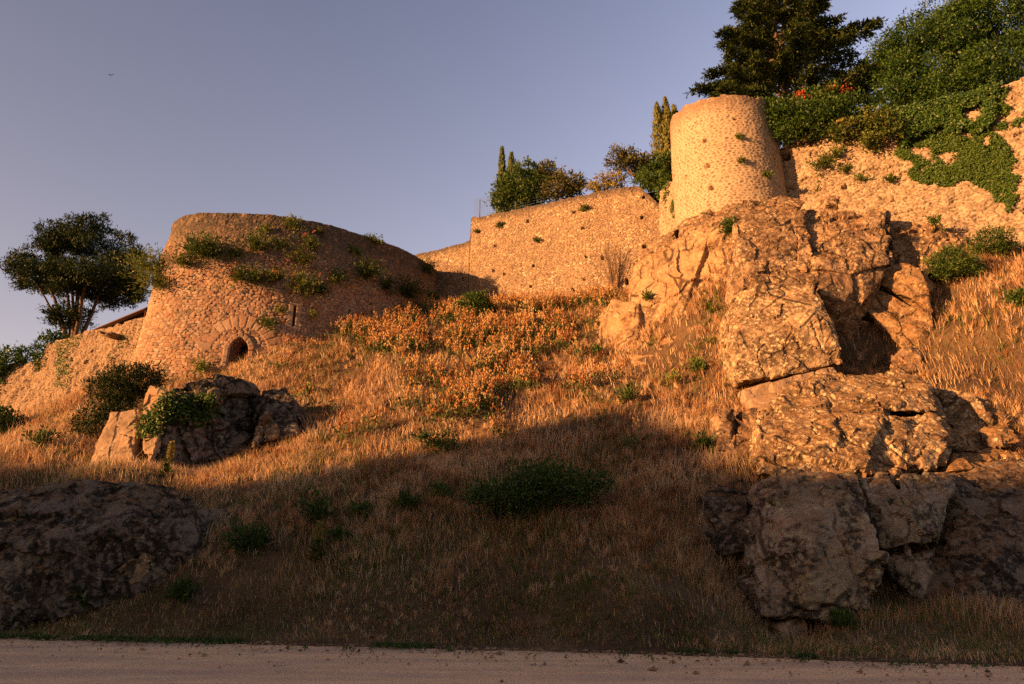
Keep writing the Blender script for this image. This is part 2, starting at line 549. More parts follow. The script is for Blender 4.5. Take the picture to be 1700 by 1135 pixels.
M['mullein'] = leaf_mat('mullein_spike', [(0, (.16, .17, .06)), (1, (.42, .33, .08))], .2)

def ground_mat():
    m, t, b = newmat('hillside_soil')
    tc = N(t, 'ShaderNodeTexCoord').outputs['Object']
    n1 = noise(t, tc, .5, 5, .6)
    n2 = noise(t, tc, 7, 6, .7)
    c = ramp(t, n1, [(.3, (.07, .048, .03)), (.5, (.12, .08, .048)), (.7, (.19, .125, .07))])
    c = mixc(t, .8, c, ramp(t, n2, [(.3, (.5, .48, .45)), (.7, (1.3, 1.25, 1.2))]), 'MULTIPLY')
    t.links.new(c, b.inputs['Base Color'])
    bump(t, b, n2, .8, .08)
    return m
M['soil'] = ground_mat()

def road_mat():
    m, t, b = newmat('pale_gravel_road')
    tc = N(t, 'ShaderNodeTexCoord').outputs['Object']
    mp = N(t, 'ShaderNodeMapping')
    mp.inputs['Rotation'].default_value = (0, 0, .25)
    mp.inputs['Scale'].default_value = (.12, .62, 1)
    t.links.new(tc, mp.inputs['Vector'])
    n1 = noise(t, mp.outputs[0], 1.3, 5, .65)          # long streaks worn by wheels
    n2 = noise(t, tc, 45, 3, .7)
    n3 = noise(t, tc, 2.0, 5, .6)
    c = ramp(t, n1, [(.32, (.52, .38, .27)), (.46, (.60, .44, .30)), (.54, (.72, .52, .32)), (.72, (.76, .56, .35))])
    c = mixc(t, .8, c, ramp(t, n2, [(.3, (.68, .66, .64)), (.7, (1.2, 1.2, 1.2))]), 'MULTIPLY')
    c = mixc(t, .6, c, ramp(t, n3, [(.3, (.82, .8, .78)), (.7, (1.1, 1.1, 1.1))]), 'MULTIPLY')
    v = N(t, 'ShaderNodeTexVoronoi', i_Scale=11.0)
    t.links.new(tc, v.inputs['Vector'])
    c = mixc(t, mul(t, mul(t, thr(t, v.outputs[0], .2, .1), thr(t, n3, .42, .6)), .7), c, (.13, .10, .08))
    t.links.new(c, b.inputs['Base Color'])
    bump(t, b, n2, .5, .02)
    return m
M['road'] = road_mat()

# ------------------------------------------------------------------ hillside
def road_y(x):
    return 15.65 - 0.262 * x - 0.0012 * x * x + .25 * np.sin(x * .21 + 1.0)

ctl = []
def cp(px, py, y=None, t=None):
    ctl.append(PY(px, py, y) if y is not None else P(px, py, t))
for a in [(850, 1040, 16.6), (850, 950, 18.5), (850, 850, 21.5), (850, 750, 25.5), (850, 700, 28), (850, 600, 34.5), (850, 515, 45),
          (1100, 620, 31), (1100, 700, 26.5), (1100, 800, 22), (1100, 900, 18.6), (1100, 1000, 16.2),
          (600, 600, 36.5), (600, 700, 29), (600, 800, 23.5), (600, 900, 20), (600, 1000, 18), (590, 548, 41), (480, 577, 38.9),
          (390, 612, 37.6), (300, 630, 38.0), (232, 612, 39.8), (720, 515, 46.2), (430, 640, 35), (480, 800, 24), (480, 900, 20.6), (480, 1000, 18.6),
          (300, 790, 25), (150, 792, 23), (60, 765, 26), (40, 722, 36), (240, 655, 36), (350, 900, 20.8), (350, 1000, 19), (480, 720, 29),
          (1250, 720, 24.2), (1600, 525, 29), (1690, 650, 26.0), (1650, 440, 30.3), (1500, 606, 28.4), (1430, 622, 28.6), (1590, 622, 26.6),
          (985, 500, 42), (1560, 425, 32.2), (720, 590, 36), (720, 690, 29), (720, 800, 23.4), (970, 560, 36.5), (970, 640, 31), (970, 800, 22.6), (970, 900, 19.2),
          (1690, 410, 31.3), (1500, 385, 33.9), (1690, 540, 27.0)]:
    cp(*a)
ctl += [P(90, 678, 50), P(0, 716, 50), P(150, 662, 46.5)]
for x in np.arange(-50, 50, 6.0):
    ctl.append(np.array([x, float(road_y(x)), 0.0]))
    ctl.append(np.array([x, float(road_y(x)) - 4, 0.0]))
ctl += [np.array(c) for c in [(-55, 52, 11.5), (-60, 40, 6), (-50, 30, 3.5), (-22, 27, 5.4), (-25, 22.5, 1.4), (-35, 26, 2.0), (-14, 20.3, .4), (-10, 19.8, .8), (-20, 21.5, .4),
                              (12, 15.5, .25), (8, 17, .4), (16, 15, .3), (25, 22, 4.6), (30, 28, 13), (38, 24, 10), (45, 15, 3), (32, 16, 3.5), (25, 12.5, .6), (40, 32, 18), (12, 33, 17),
                              (16, 33, 18), (20, 37, 20), (0, 49, 20), (10, 44, 20.5), (-15, 45, 16), (-30, 52, 14.5), (20, 24.2, 6.6), (16.6, 22.7, 4.9), (14, 22.5, 4.6)]]
for a in [(156, 788, 26), (222, 788, 25.6), (300, 788, 26.2), (370, 770, 27.4), (430, 748, 27.8), (490, 738, 28.2), (110, 738, 28.5), (259, 980, 18.7), (330, 938, 19.2), (186, 1016, 18.1), (100, 1042, 17.8),
          (1340, 1064, 16.7), (1170, 930, 18.3), (1200, 1000, 16.6), (1225, 1042, 16.4), (1190, 756, 23.2), (1150, 840, 20.2), (1240, 790, 20.9)]:
    cp(a[0], a[1], t=a[2])
ctl += [np.array(c) for c in [(-17, 30, 7.2), (-13, 30.5, 7.7), (7.6, 18.5, .3), (9, 17.6, .25), (11, 18, .5), (8.6, 19.6, .9), (13, 17, .3), (6.6, 18.9, .5), (15, 17, .4)]]
ctl = np.array(ctl)
def tps_k(r2):
    return np.where(r2 > 1e-9, r2 * np.log(np.maximum(r2, 1e-9)), 0) * .5
XY = ctl[:, :2] / 10.0
n = len(ctl)
K = tps_k(((XY[:, None] - XY[None]) ** 2).sum(2)) + np.eye(n) * .004
Pm = np.concatenate([np.ones((n, 1)), XY], 1)
A = np.zeros((n + 3, n + 3)); A[:n, :n] = K; A[:n, n:] = Pm; A[n:, :n] = Pm.T
wts = np.linalg.solve(A, np.concatenate([ctl[:, 2], np.zeros(3)]))
def hill_z(x, y, detail=True):
    x = np.atleast_1d(np.asarray(x, float)); y = np.atleast_1d(np.asarray(y, float))
    out = np.empty(len(x))
    for i in range(0, len(x), 20000):
        q = np.stack([x[i:i + 20000], y[i:i + 20000]], 1) / 10
        out[i:i + 20000] = tps_k(((q[:, None] - XY[None]) ** 2).sum(2)) @ wts[:n] + wts[n] + q @ wts[n + 1:]
    d = y - road_y(x)
    z = np.clip(out, 0, 21.5)
    if detail:
        z = z + (fbm2(x, y, .35, 4, 5) * .30 + fbm2(x, y, 1.6, 3, 9) * .07) * sstep(d, .5, 5)
    z = z * sstep(d, -.3, 1.6) + .05 * sstep(d, -.2, .4)
    return np.where(d < -.3, -0.05, z)

gx = np.arange(-62, 52.01, .3); gy = np.arange(9, 56.01, .3)
GX, GY = np.meshgrid(gx, gy, indexing='ij')
GZ = hill_z(GX.ravel(), GY.ravel()).reshape(GX.shape)
V = np.stack([GX.ravel(), GY.ravel(), GZ.ravel()], 1)
hill = link('hillside', np_mesh('hillside', V, [grid_faces(len(gx), len(gy))], True), M['soil'])
tag(hill, kind='structure')

def ground_at(x, y):
    fx = np.clip((np.asarray(x) - gx[0]) / .3, 0, len(gx) - 1.001); fy = np.clip((np.asarray(y) - gy[0]) / .3, 0, len(gy) - 1.001)
    i, j = fx.astype(int), fy.astype(int)
    a, b = fx - i, fy - j
    return GZ[i, j] * (1 - a) * (1 - b) + GZ[i + 1, j] * a * (1 - b) + GZ[i, j + 1] * (1 - a) * b + GZ[i + 1, j + 1] * a * b

def ground_hit(px, py):
    d = ray(px, py)
    ts = np.arange(11, 60, .05)
    X = CAM + d * ts[:, None]
    g = ground_at(X[:, 0], X[:, 1])
    k = np.argmax(X[:, 2] < g)
    return X[k], ts[k]

# plain ground far around, then the road sheet
bmv = np.array([[-900, -900, -.08], [900, -900, -.08], [900, 900, -.08], [-900, 900, -.08]], float)
tag(link('ground', np_mesh('ground', bmv, [np.array([[0, 1, 2, 3]])]), M['soil']), kind='structure')
rx = np.arange(-80, 80.1, .2)
rows = []
for k in range(15):
    f = k / 14
    edge = road_y(rx) + .30 * fbm2(rx, rx * 0 + 3, .9, 5, 3, ) - .15
    yy = edge * (1 - f) + (-2.0 - .262 * rx) * f
    rows.append(np.stack([rx, yy, np.full_like(rx, 0.0) + .02 * math.sin(f * math.pi)], 1))
R = np.stack(rows, 1).reshape(-1, 3)
tag(link('road', np_mesh('road', R, [grid_faces(len(rx), 15)[:, ::-1]], True), M['road']), kind='structure')

# unseen ridge added behind the camera, profile shaped to cast the slope's shadow edge
RIDGE = [(-70, 3.4), (-32, 4.2), (-29, 4.7), (-27.5, 4.3), (-26.5, 4.1), (-25.4, 4.8), (-24.8, 5.9), (-24.5, 8.0), (-24.1, 9.8), (-23.4, 10.7), (-22.7, 11.1), (-21, 10.3), (-18.3, 8.8), (-16.5, 7.5), (-14.3, 7.3), (-13, 7.8), (-12, 8.3), (0, 8), (60, 7)]
DR = 95.0
hh = np.array([-math.sin(SUN_AZ), -math.cos(SUN_AZ)])
wv = np.array([-hh[1], hh[0]]) * 1.0          # w axis: (cos,-sin) to the right seen from the sun
w_axis = np.array([math.cos(SUN_AZ), -math.sin(SUN_AZ)])
ww = np.arange(-70, 60.1, .5)
prof = np.interp(ww, [r[0] for r in RIDGE], [r[1] for r in RIDGE]) + DR * math.tan(SUN_EL) + .22 * fbm2(ww, ww * 0, .5, 3, 31)
hv = []
for back, drop in ((-24, 1.0), (-10, .45), (0, 0.0), (12, .1), (40, .6), (60, 1.0)):
    base = hh * DR
    p = base[None] + w_axis[None] * ww[:, None] + hh[None] * back
    hv.append(np.stack([p[:, 0], p[:, 1], prof * (1 - drop)], 1))
HV = np.stack(hv, 1).reshape(-1, 3)
tag(link('shadow_ridge', np_mesh('shadow_ridge', HV, [grid_faces(len(ww), 6)], True), M['soil']), kind='structure')
# ------------------------------------------------------------------ walls
def resample(pts, step, smooth=True):
    pts = np.asarray(pts, float)
    if smooth and len(pts) > 2:
        out = []
        ext = np.concatenate([[2 * pts[0] - pts[1]], pts, [2 * pts[-1] - pts[-2]]])
        for i in range(1, len(ext) - 2):
            t = np.linspace(0, 1, 40, endpoint=False)[:, None]
            p0, p1, p2, p3 = ext[i - 1], ext[i], ext[i + 1], ext[i + 2]
            out.append(.5 * (2 * p1 + (p2 - p0) * t + (2 * p0 - 5 * p1 + 4 * p2 - p3) * t * t + (3 * p1 - p0 - 3 * p2 + p3) * t ** 3))
        pts = np.concatenate(out + [pts[-1:]])
    s = np.concatenate([[0], np.cumsum(np.linalg.norm(np.diff(pts, axis=0), axis=1))])
    q = np.linspace(0, s[-1], max(3, int(s[-1] / step)))
    return np.stack([np.interp(q, s, pts[:, k]) for k in range(2)], 1), q

class Wall:
    def __init__(w, plan, step, zbot, ztop, smooth=True, batter=lambda h: 0 * h, stone=(.3, .18), relief=.05, joint=(.04, .22), thick=.7,
                 seed=0, holes=(), rough=.03, rag=.12, wear=None, upper=None, adjust=None):
        C, s = resample(plan, step, smooth)
        T = np.gradient(C, axis=0); T /= np.linalg.norm(T, axis=1)[:, None]
        Nn = np.stack([T[:, 1], -T[:, 0]], 1)
        ns = len(s)
        zt = np.array([ztop(a, b) for a, b in C]) if callable(ztop) else np.full(ns, ztop)
        rz = _h(np.floor(s / (stone[0] * 1.3)).astype(int), np.zeros(ns, int), np.zeros(ns, int), seed + 40)
        zt = zt + (rz - .6) * rag + fbm2(s, s * 0, .35, 3, seed + 41) * rag * .8
        zb = np.array([zbot(a, b) for a, b in C]) if callable(zbot) else np.full(ns, zbot)
        nv = int((zt - zb).max() / step)
        h = np.linspace(0, 1, nv)
        Sg = np.repeat(s[:, None], nv, 1); Zg = zb[:, None] + (zt - zb)[:, None] * h[None]
        x, y = Sg.ravel(), Zg.ravel()
        wx = x + .06 * fbm2(x, y, 1.3, 3, seed + 50); wy = y + .05 * fbm2(x, y, 1.1, 3, seed + 60)
        rnd, edge, tl = stones(wx, wy, stone[0], stone[1], seed)
        if upper:
            hu, st2 = upper
            r2, e2, t2 = stones(wx, wy, st2[0], st2[1], seed + 70)
            up = (Zg > (zt - hu)[:, None]).ravel()
            rnd, edge, tl = np.where(up, r2, rnd), np.where(up, e2, edge), np.where(up, t2, tl)
        body = sstep(edge, joint[0], joint[1])
        disp = relief * (body * (.65 + .7 * rnd) + tl * .9 * body) + rough * fbm2(x, y, 2.2, 4, seed + 80) + rough * 2.2 * fbm2(x, y, .35, 3, seed + 90)
        off = batter((Zg - 0)).ravel() + disp
        edge_a = 1 - body
        w.ns, w.nv = ns, nv
        Cr = np.repeat(C, nv, 0); Nr = np.repeat(Nn, nv, 0)
        base = np.concatenate([Cr + Nr * batter(Zg).ravel()[:, None], Zg.ravel()[:, None]], 1)
        px, py, t = project(base)
        hole = np.zeros(len(x), bool)
        for hx, hy, hw, hh_ in holes:
            m = ((px - hx) ** 2 + (py - hy) ** 2 + 0.0)
            k = int(np.argmin(m))
            hole |= (np.abs(x - x[k]) < hw / 2) & (np.abs(y - y[k]) < hh_ / 2)
        off = np.where(hole, off - .8, off)
        rnd = np.where(hole, 0, rnd)
        if adjust is not None:
            off, edge_a, rnd = adjust(w, px, py, x, y, off, edge_a, rnd)
        w.nrm = np.concatenate([Nr, np.zeros((len(x), 1))], 1)
        front = np.concatenate([Cr + Nr * off[:, None], Zg.ravel()[:, None]], 1)
        w.front, w.px, w.py, w.t = front, *project(front)
        G = front.reshape(ns, nv, 3)
        # coping and the back of the wall
        extra = []
        for f, dz in ((.25, .015), (.6, .0), (1.0, -.03)):
            b = G[:, -1].copy()
            b[:, :2] -= Nn * thick * f
            b[:, 2] += dz + .03 * vnoise(np.stack([s * 5, s * 0 + f * 7, s * 0], 1), seed + 5)
            extra.append(b[:, None])
        b = extra[-1][:, 0].copy(); b[:, 2] = zb
        extra.append(b[:, None])
        G2 = np.concatenate([G] + extra, 1)
        nj = nv + 4
        wr = np.zeros((ns, nv))
        if wear:
            wr = np.clip(1 - ((zt[:, None] - Zg) - wear * .3) / wear, 0, 1)
        ex = lambda a, v: np.concatenate([a.reshape(ns, nv), np.full((ns, 4), v)], 1).ravel()
        gf = grid_faces(ns, nj)
        if adjust is not None and 'hole' in door_cut and seed == 11:
            hm = np.zeros((ns, nj), bool); hm[:, :nv] = door_cut['hole'].reshape(ns, nv)
            gf = gf[~hm.ravel()[gf].all(1)]
        w.me = np_mesh('wall', G2.reshape(-1, 3), [gf], False, {'rnd': ex(rnd, .5), 'edge': ex(edge_a, 0.2), 'wear': ex(wr, .8 if wear else .2)})
    def hit(w, px, py):
        d2 = (w.px - px) ** 2 + (w.py - py) ** 2
        k = int(np.argmin(d2 + np.where(d2 < 30, w.t * 40, 1e6)))      # the nearer face of the wall
        return w.front[k], w.nrm[k]

# --- the big round bastion
BAST = [(-20.5, 49), (-22.0, 46), (-22.75, 43.5), (-22.85, 41.6), (-22.1, 40.0), (-20.3, 39.15), (-17.6, 39.0), (-14.5, 39.5), (-11.7, 40.9), (-8.9, 43.1), (-6.7, 45.9), (-5.4, 48.6)]
def bast_batter(Z):
    h = np.clip((23.5 - Z) / 11.0, 0, 1.2)
    return .75 * h + .25 * sstep(h, 0, .35) - .1
door_cut = {}
def bast_adjust(w, px, py, x, y, off, edge_a, rnd):
    k = int(np.argmin((px - 394) ** 2 + (py - 592) ** 2))
    door_cut['s'], door_cut['z'] = x[k], y[k]
    dx, dz = x - x[k], y - y[k]
    wd, sh = .5, .45
    # pointed arch: two arcs struck from the opposite springing points
    r = 2 * wd * .88
    inside = (np.abs(dx) < wd) & (dz <= sh) & (dz > -2.5)
    arch = (dz > sh) & (np.hypot(dx - (wd - r), (dz - sh)) < r) & (np.hypot(dx + (wd - r), (dz - sh)) < r)
    hole = inside | arch
    rr = r + .32
    ring = ((np.abs(dx) < wd + .32) & (dz <= sh) & (dz > -2.5)) | ((dz > sh) & (np.hypot(dx - (wd - r), dz - sh) < rr) & (np.hypot(dx + (wd - r), dz - sh) < rr))
    ang = np.arctan2(dz - sh, dx)
    ring2 = (dz > sh) & (np.hypot(dx, dz - sh + .1) < 2.0 + .35 * _h(np.floor(ang / math.pi * 13).astype(int), np.zeros(len(x), int), np.zeros(len(x), int), 9)) & (np.hypot(dx, dz - sh + .1) > 1.55)
    vo = np.where(dz > sh, np.abs(((ang / math.pi * 9) % 1) - .5), np.abs(((dz / .42) % 1) - .5))
    vid = np.where(dz > sh, np.floor(ang / math.pi * 9), np.floor(dz / .42) + 20 + 40 * (dx > 0))
    joint = sstep(vo, .5, .42)
    off = np.where(ring, .055 * joint + bast_batter(y) + .02, off)
    edge_a = np.where(ring, 1 - joint, edge_a)
    rnd = np.where(ring, .78 + .2 * _h(vid.astype(int), vid.astype(int) * 0, vid.astype(int) * 0, 3), rnd)
    vo2 = np.abs(((ang / math.pi * 13) % 1) - .5)
    j2 = sstep(vo2, .5, .36)
    off = np.where(ring2, .03 * j2 + bast_batter(y) + .3 * (off - bast_batter(y)), off)
    edge_a = np.where(ring2, (1 - j2) * .8, edge_a)
    rnd = np.where(ring2, _h(np.floor(ang / math.pi * 13).astype(int), np.zeros(len(x), int), np.zeros(len(x), int), 8), rnd)
    door_cut['hole'] = hole
    off = np.where(hole, off - 1.7, off)
    rnd = np.where(hole, 0, rnd)
    for sx_, sy_, hgt in ((311, 551, 1.7), (489, 524, 1.45), (580, 520, .55)):
        k = int(np.argmin((px - sx_) ** 2 + (py - sy_) ** 2))
        sl = (np.abs(x - x[k]) < .055) & (np.abs(y - y[k]) < hgt / 2)
        fr = (np.abs(x - x[k]) < .34) & (np.abs(y - y[k]) < hgt / 2 + .1)
        bl = np.abs((((y - y[k]) / .4) % 1) - .5)
        off = np.where(fr, .03 * sstep(bl, .5, .44) + bast_batter(y), off)
        edge_a = np.where(fr, 1 - sstep(bl, .5, .44), edge_a)
        rnd = np.where(fr, .75, rnd)
        off = np.where(sl, off - .7, off)
        rnd = np.where(sl, 0, rnd)
    return off, edge_a, rnd
bastion = Wall(BAST, .041, 11.6, 23.45, True, bast_batter, (.33, .185), .042, (.03, .19), 2.6, 11, (), .035, .05, 3.2, (1.7, (.30, .12)), bast_adjust)
bo = link('round_bastion', bastion.me, M['bastion'])
tag(bo, 'big round rubble bastion with a small arched doorway and plants on its face', 'bastion')
# barred gate in the doorway
k = int(np.argmin((bastion.px - 394) ** 2 + (bastion.py - 592) ** 2))
dc, dn = bastion.front[k].copy(), bastion.nrm[k]
dc = np.array([*(dc[:2] + dn[:2] * 1.42), dc[2]])
gate_rz = math.atan2(dn[1], dn[0]) + math.pi / 2
gx_ = np.array([math.cos(gate_rz), math.sin(gate_rz)])
gb = Bars()
for i in range(7):
    o = -.45 + i * .15
    top = .35 + .88 * math.sqrt(max(.02, 1 - (abs(o) / .62) ** 1.6))
    gb.box((dc[0] + gx_[0] * o, dc[1] + gx_[1] * o, dc[2] + (top - 1.8) / 2), (.038, .038, top + 1.8), gate_rz)
for dz in (-.75, .05, .4):
    gb.box((dc[0] - dn[0] * .02, dc[1] - dn[1] * .02, dc[2] + dz), (1.04, .02, .05), gate_rz)
link('barred_gate', gb.mesh('gate'), M['iron'], bo)
# flat fill on top of the bastion
cap = np.array([[*p, 22.9] for p in BAST] + [[-8, 52, 22.9], [-18, 52, 22.9]])
def terrace(poly):
    V = np.array(poly, float)
    me = bpy.data.meshes.new('terrace')
    me.from_pydata([tuple(v) for v in V], [], [tuple(range(len(V)))])
    tag(link('terrace', me, M['soil']), kind='structure')
cap[:, :2] = np.array([-14.5, 46]) + (cap[:, :2] - np.array([-14.5, 46])) * .93
terrace(cap)

# --- curtain wall in the middle
def cur_top(x, y):
    if x < -3.15:
        return 25.2 + .03 * (x + 7)
    if x < 8.6:
        return 27.35
    return 27.35 - 2.6 * min(1, ((x - 8.6) / 2.0)) ** 1.4
CUR = [(-8.5, 49.3), (-6.3, 48.45), (-3.1, 47.0), (1.2, 45.1), (5.4, 43.25), (8.6, 42.1), (10.9, 41.4)]
ch = [(616, 366, .2, .26), (670, 0, 0, 0)]
ch = [(876, 367, .18, .28), (953, 352, .2, .24), (969, 379, .22, .2), (968, 379, .2, .2), (823, 408, .22, .2), (886, 441, .22, .18), (973, 426, .22, .2), (1000, 428, .2, .34),
      (838, 455, .18, .22), (817, 487, .28, .2), (882, 476, .24, .2), (971, 464, .24, .2), (953, 483, .2, .42), (873, 496, .2, .34), (1041, 468, .2, .4), (1066, 361, .24, .22), (1070, 409, .28, .24), (1068, 328, .22, .22), (769, 464, .16, .3), (820, 450, .18, .24)]
def cur_batter(Z):
    return .035 * (27.4 - Z)
def cur_adjust(w, px, py, x, y, off, edge_a, rnd):
    # the bastion's cast shadow, put into the wall as darker stone tones
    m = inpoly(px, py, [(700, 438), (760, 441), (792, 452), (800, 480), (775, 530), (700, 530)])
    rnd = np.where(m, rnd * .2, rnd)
    return off, edge_a, rnd
curtain = Wall(CUR, .04, 17.2, cur_top, False, cur_batter, (.25, .105), .055, (.04, .26), .7, 23, ch, .03, .12, .5, None, cur_adjust)
tag(link('curtain_wall', curtain.me, M['curtain']), 'tall brown rubble curtain wall with small dark drain holes between the two towers', 'wall')
# end face at the step up is part of the wall's own mesh

# --- round tower on the rock
TC, TR = np.array([13.65, 37.8]), 3.18
ang = np.radians(np.arange(120, 421, 3.0))
TOW = [(TC[0] + TR * math.cos(a), TC[1] + TR * math.sin(a)) for a in ang]
def tow_top(x, y):
    d = (TC[1] - y) / TR
    return 29.65 - .6 * max(0, d)
th = [(1170, 234, .26, .24), (1135, 252, .22, .26), (1174, 275, .3, .28), (1139, 294, .24, .26), (1181, 312, .3, .26), (1141, 329, .24, .3), (1223, 306, .24, .24), (1127, 219, .2, .26), (1220, 197, .22, .2), (1228, 228, .3, .2), (1231, 268, .24, .22), (1270, 292, .24, .24)]
tower = Wall(TOW, .045, 20.2, tow_top, False, lambda Z: .03 * (30 - Z), (.27, .165), .022, (.26, .44), .8, 37, th, .02, .22, 1.1)
tag(link('round_tower', tower.me, M['tower']), 'pale round stone tower standing on top of the rock cliff', 'tower')

# --- rampart on the right
RAM = [(14.6, 37.3), (17.0, 35.95), (20.5, 34.4), (24.3, 32.7), (28.2, 30.9), (32, 28.8), (37, 25.6)]
def ram_adjust(w, px, py, x, y, off, edge_a, rnd):
    # the lower apron with its curved upper edge stands proud
    m = sstep(py, 0, 1) * inpoly(px, py, [(1470, 345), (1520, 322), (1570, 316), (1610, 317), (1650, 330), (1690, 352), (1760, 390), (1760, 470), (1440, 470)])
    off = off + .28 * m
    # slots where stones have fallen out
    m2 = (fbm2(x, y * 2.6, 1.2, 4, 77) > .66)
    return off - .13 * m2, edge_a, rnd
rampart = Wall(RAM, .042, 15.4, lambda x, y: 26.5 + .055 * max(0, x - 17), True, lambda Z: .05 * (27.5 - Z), (.42, .125), .058, (.03, .24), .8, 51, ((1402, 310, .3, .25), (1305, 262, .5, .5)), .06, .3, None, None, ram_adjust)
tag(link('rampart_wall', rampart.me, M['rampart']), 'pale coursed rampart wall with ivy to the right of the round tower', 'wall')

# --- ivy-hung buttress between curtain wall and tower
but = Wall([(10.2, 41.6), (10.65, 40.5), (11.0, 39.4), (11.2, 38.2)], .06, 19.5, lambda x, y: 26.6 - .45 * (y < 40) * (40 - y), True, lambda Z: .05 * (27 - Z), (.3, .2), .06, (.1, .3), .8, 67, (), .06, .3)
tag(link('buttress', but.me, M['tower']), 'narrow ochre buttress squeezed between curtain wall and round tower', 'buttress')

# --- low walls on the left
lowa = Wall([(-33.7, 47.15), (-32.6, 46.6), (-28.4, 44.45), (-24.2, 42.35), (-21.3, 40.9)], .045, 12.0, lambda x, y: 17.45 + .1 * math.sin(x), True, lambda Z: .12 * (17.5 - Z), (.30, .13), .07, (.05, .3), .7, 71, ((136, 583, .25, .25), (153, 583, .2, .2), (146, 600, .25, .2)), .09, .12, None)
lo = link('low_wall', lowa.me, M['low'])
tag(lo, 'low crumbling rubble wall running left from the round bastion', 'wall')
p, nn = lowa.hit(192, 561)
sp_ = Bars(); sp_.box(p + nn * .35 + np.array([0, 0, .05]), (.75, .9, .1), math.atan2(nn[1], nn[0]) + math.pi / 2); sp_.box(p + nn * .35 + np.array([-.3, -.1, .17]), (.09, .9, .16), math.atan2(nn[1], nn[0]) + math.pi / 2); sp_.box(p + nn * .35 + np.array([.3, .1, .17]), (.09, .9, .16), math.atan2(nn[1], nn[0]) + math.pi / 2)
link('drain_spout', sp_.mesh('spout'), M['timber'], lo)
lowb = Wall([(-54, 58.0), (-44, 52.9), (-38, 49.75), (-32.4, 46.95)], .065, 10.5, lambda x, y: 16.0 + .35 * math.sin(x * .8) + .05 * (x + 40), True, lambda Z: .16 * (17.5 - Z), (.28, .15), .1, (.02, .3), .8, 83, (), .14, .5, None)
tag(link('ruined_wall', lowb.me, M['low']), 'ruined outer end of the low wall at the left edge of the picture', 'wall')

# --- ground behind the walls
terrace([(-34, 48.2, 16.9), (-26, 44.1, 16.9), (-22.5, 42.5, 16.9), (-20, 60, 16.9), (-40, 75, 16.9), (-60, 80, 16.5), (-54, 59, 15.6), (-38, 50.6, 15.6)])
terrace([(-6.2, 49, 24.7), (-3.2, 47.6, 24.7), (5.4, 43.8, 26.9), (8.6, 42.7, 26.9), (11, 42, 26.9), (14, 60, 26.9), (-6, 62, 24.7)])
terrace([(12, 40.5, 26.2), (17.3, 36.6, 26.3), (20.8, 35.0, 26.4), (24.6, 33.3, 26.6), (28.5, 31.5, 26.9), (32.3, 29.4, 27.1), (37.5, 26.1, 27.3), (70, 60, 27.5), (12, 75, 26.2)])

# --- shed roof behind the low wall
A0, B0 = np.array([-31.6, 48.6]), np.array([-25.1, 43.9])
dd = (B0 - A0) / np.linalg.norm(B0 - A0); bk = np.array([-dd[1], dd[0]])
sh_r = empty('shed', (*A0, 16.9))
tag(sh_r, 'low beige shed with brown sloping roof behind the low wall', 'shed')
def quad3(name, pts, mat, parent, th=.12):
    bm = bmesh.new()
    vs_ = [bm.verts.new(p) for p in pts]
    f = bm.faces.new(vs_)
    r = bmesh.ops.extrude_face_region(bm, geom=[f])
    nrm = f.normal if f.normal.length else Vector((0, 0, 1))
    bm.normal_update()
    bmesh.ops.translate(bm, verts=[e for e in r['geom'] if isinstance(e, bmesh.types.BMVert)], vec=Vector((0, 0, -th)))
    bmesh.ops.recalc_face_normals(bm, faces=bm.faces)
    me = bpy.data.meshes.new(name); bm.to_mesh(me); bm.free()
    return link(name, me, mat, parent)
def p3(a, z): return (float(a[0]), float(a[1]), z)
wl = Bars()
mid = (A0 + B0) / 2 + bk * 2.2
L_ = np.linalg.norm(B0 - A0)
wl.box((*mid, 17.75), (L_ - .5, 3.8, 1.75), math.atan2(dd[1], dd[0]))
link('wall', wl.mesh('wall'), M['plaster'], sh_r)
e0, e1 = A0 - dd * .35 - bk * .2, B0 + dd * .35 - bk * .2
quad3('roof', [p3(e0, 18.72), p3(e1, 18.72), p3(e1 + bk * 2.5, 19.5), p3(e0 + bk * 2.5, 19.5)], M['roof'], sh_r, .14)
quad3('roof', [p3(e0 + bk * 2.5, 19.5), p3(e1 + bk * 2.5, 19.5), p3(e1 + bk * 5, 18.7), p3(e0 + bk * 5, 18.7)], M['roof'], sh_r, .14)
gt = Bars(); gt.tube([(*(e0 - bk * .08), 18.6), (*(e1 - bk * .08), 18.6)], .06); gt.tube([(*(B0 - bk * .12), 18.6), (*(B0 - bk * .12), 17.0)], .04)
link('gutter', gt.mesh('gutter'), M['iron'], sh_r)

# --- wire fence on the step of the curtain wall
fr = empty('wire_fence', (-2.9, 47.3, 27.3))
tag(fr, 'thin wire fence with a steel post on the step of the curtain wall', 'fence')
f0, f1 = np.array([-2.95, 47.35]), np.array([2.4, 45.0])
for q in (.08, .32, .6):
    a = f0 + (f1 - f0) * q
    b_ = Bars(); b_.box((*a, 28.2), (.07, .07, 1.9), .4)
    link('post', b_.mesh('post'), M['wire'], fr)
wb = Bars()
for i in range(9):
    z = 27.55 + i * .21
    wb.tube([(*f0, z + .02), (*(f0 + (f1 - f0) * .32), z - .02), (*f1, z)], .012, 4)
for i in range(14):
    a = f0 + (f1 - f0) * (i / 26)
    wb.tube([(*a, 27.4), (*a, 29.25)], .006, 4)
link('wire_mesh', wb.mesh('wires'), M['wire'], fr)
# ------------------------------------------------------------------ rocks
def hull_into(bm, pts):
    b2 = bmesh.new()
    for p in pts:
        b2.verts.new(p)
    r = bmesh.ops.convex_hull(b2, input=b2.verts)
    bmesh.ops.delete(b2, geom=[g for g in r['geom_interior'] if isinstance(g, bmesh.types.BMVert)] , context='VERTS')
    me = bpy.data.meshes.new('tmp'); b2.to_mesh(me); b2.free()
    bm.from_mesh(me)
    bpy.data.meshes.remove(me)

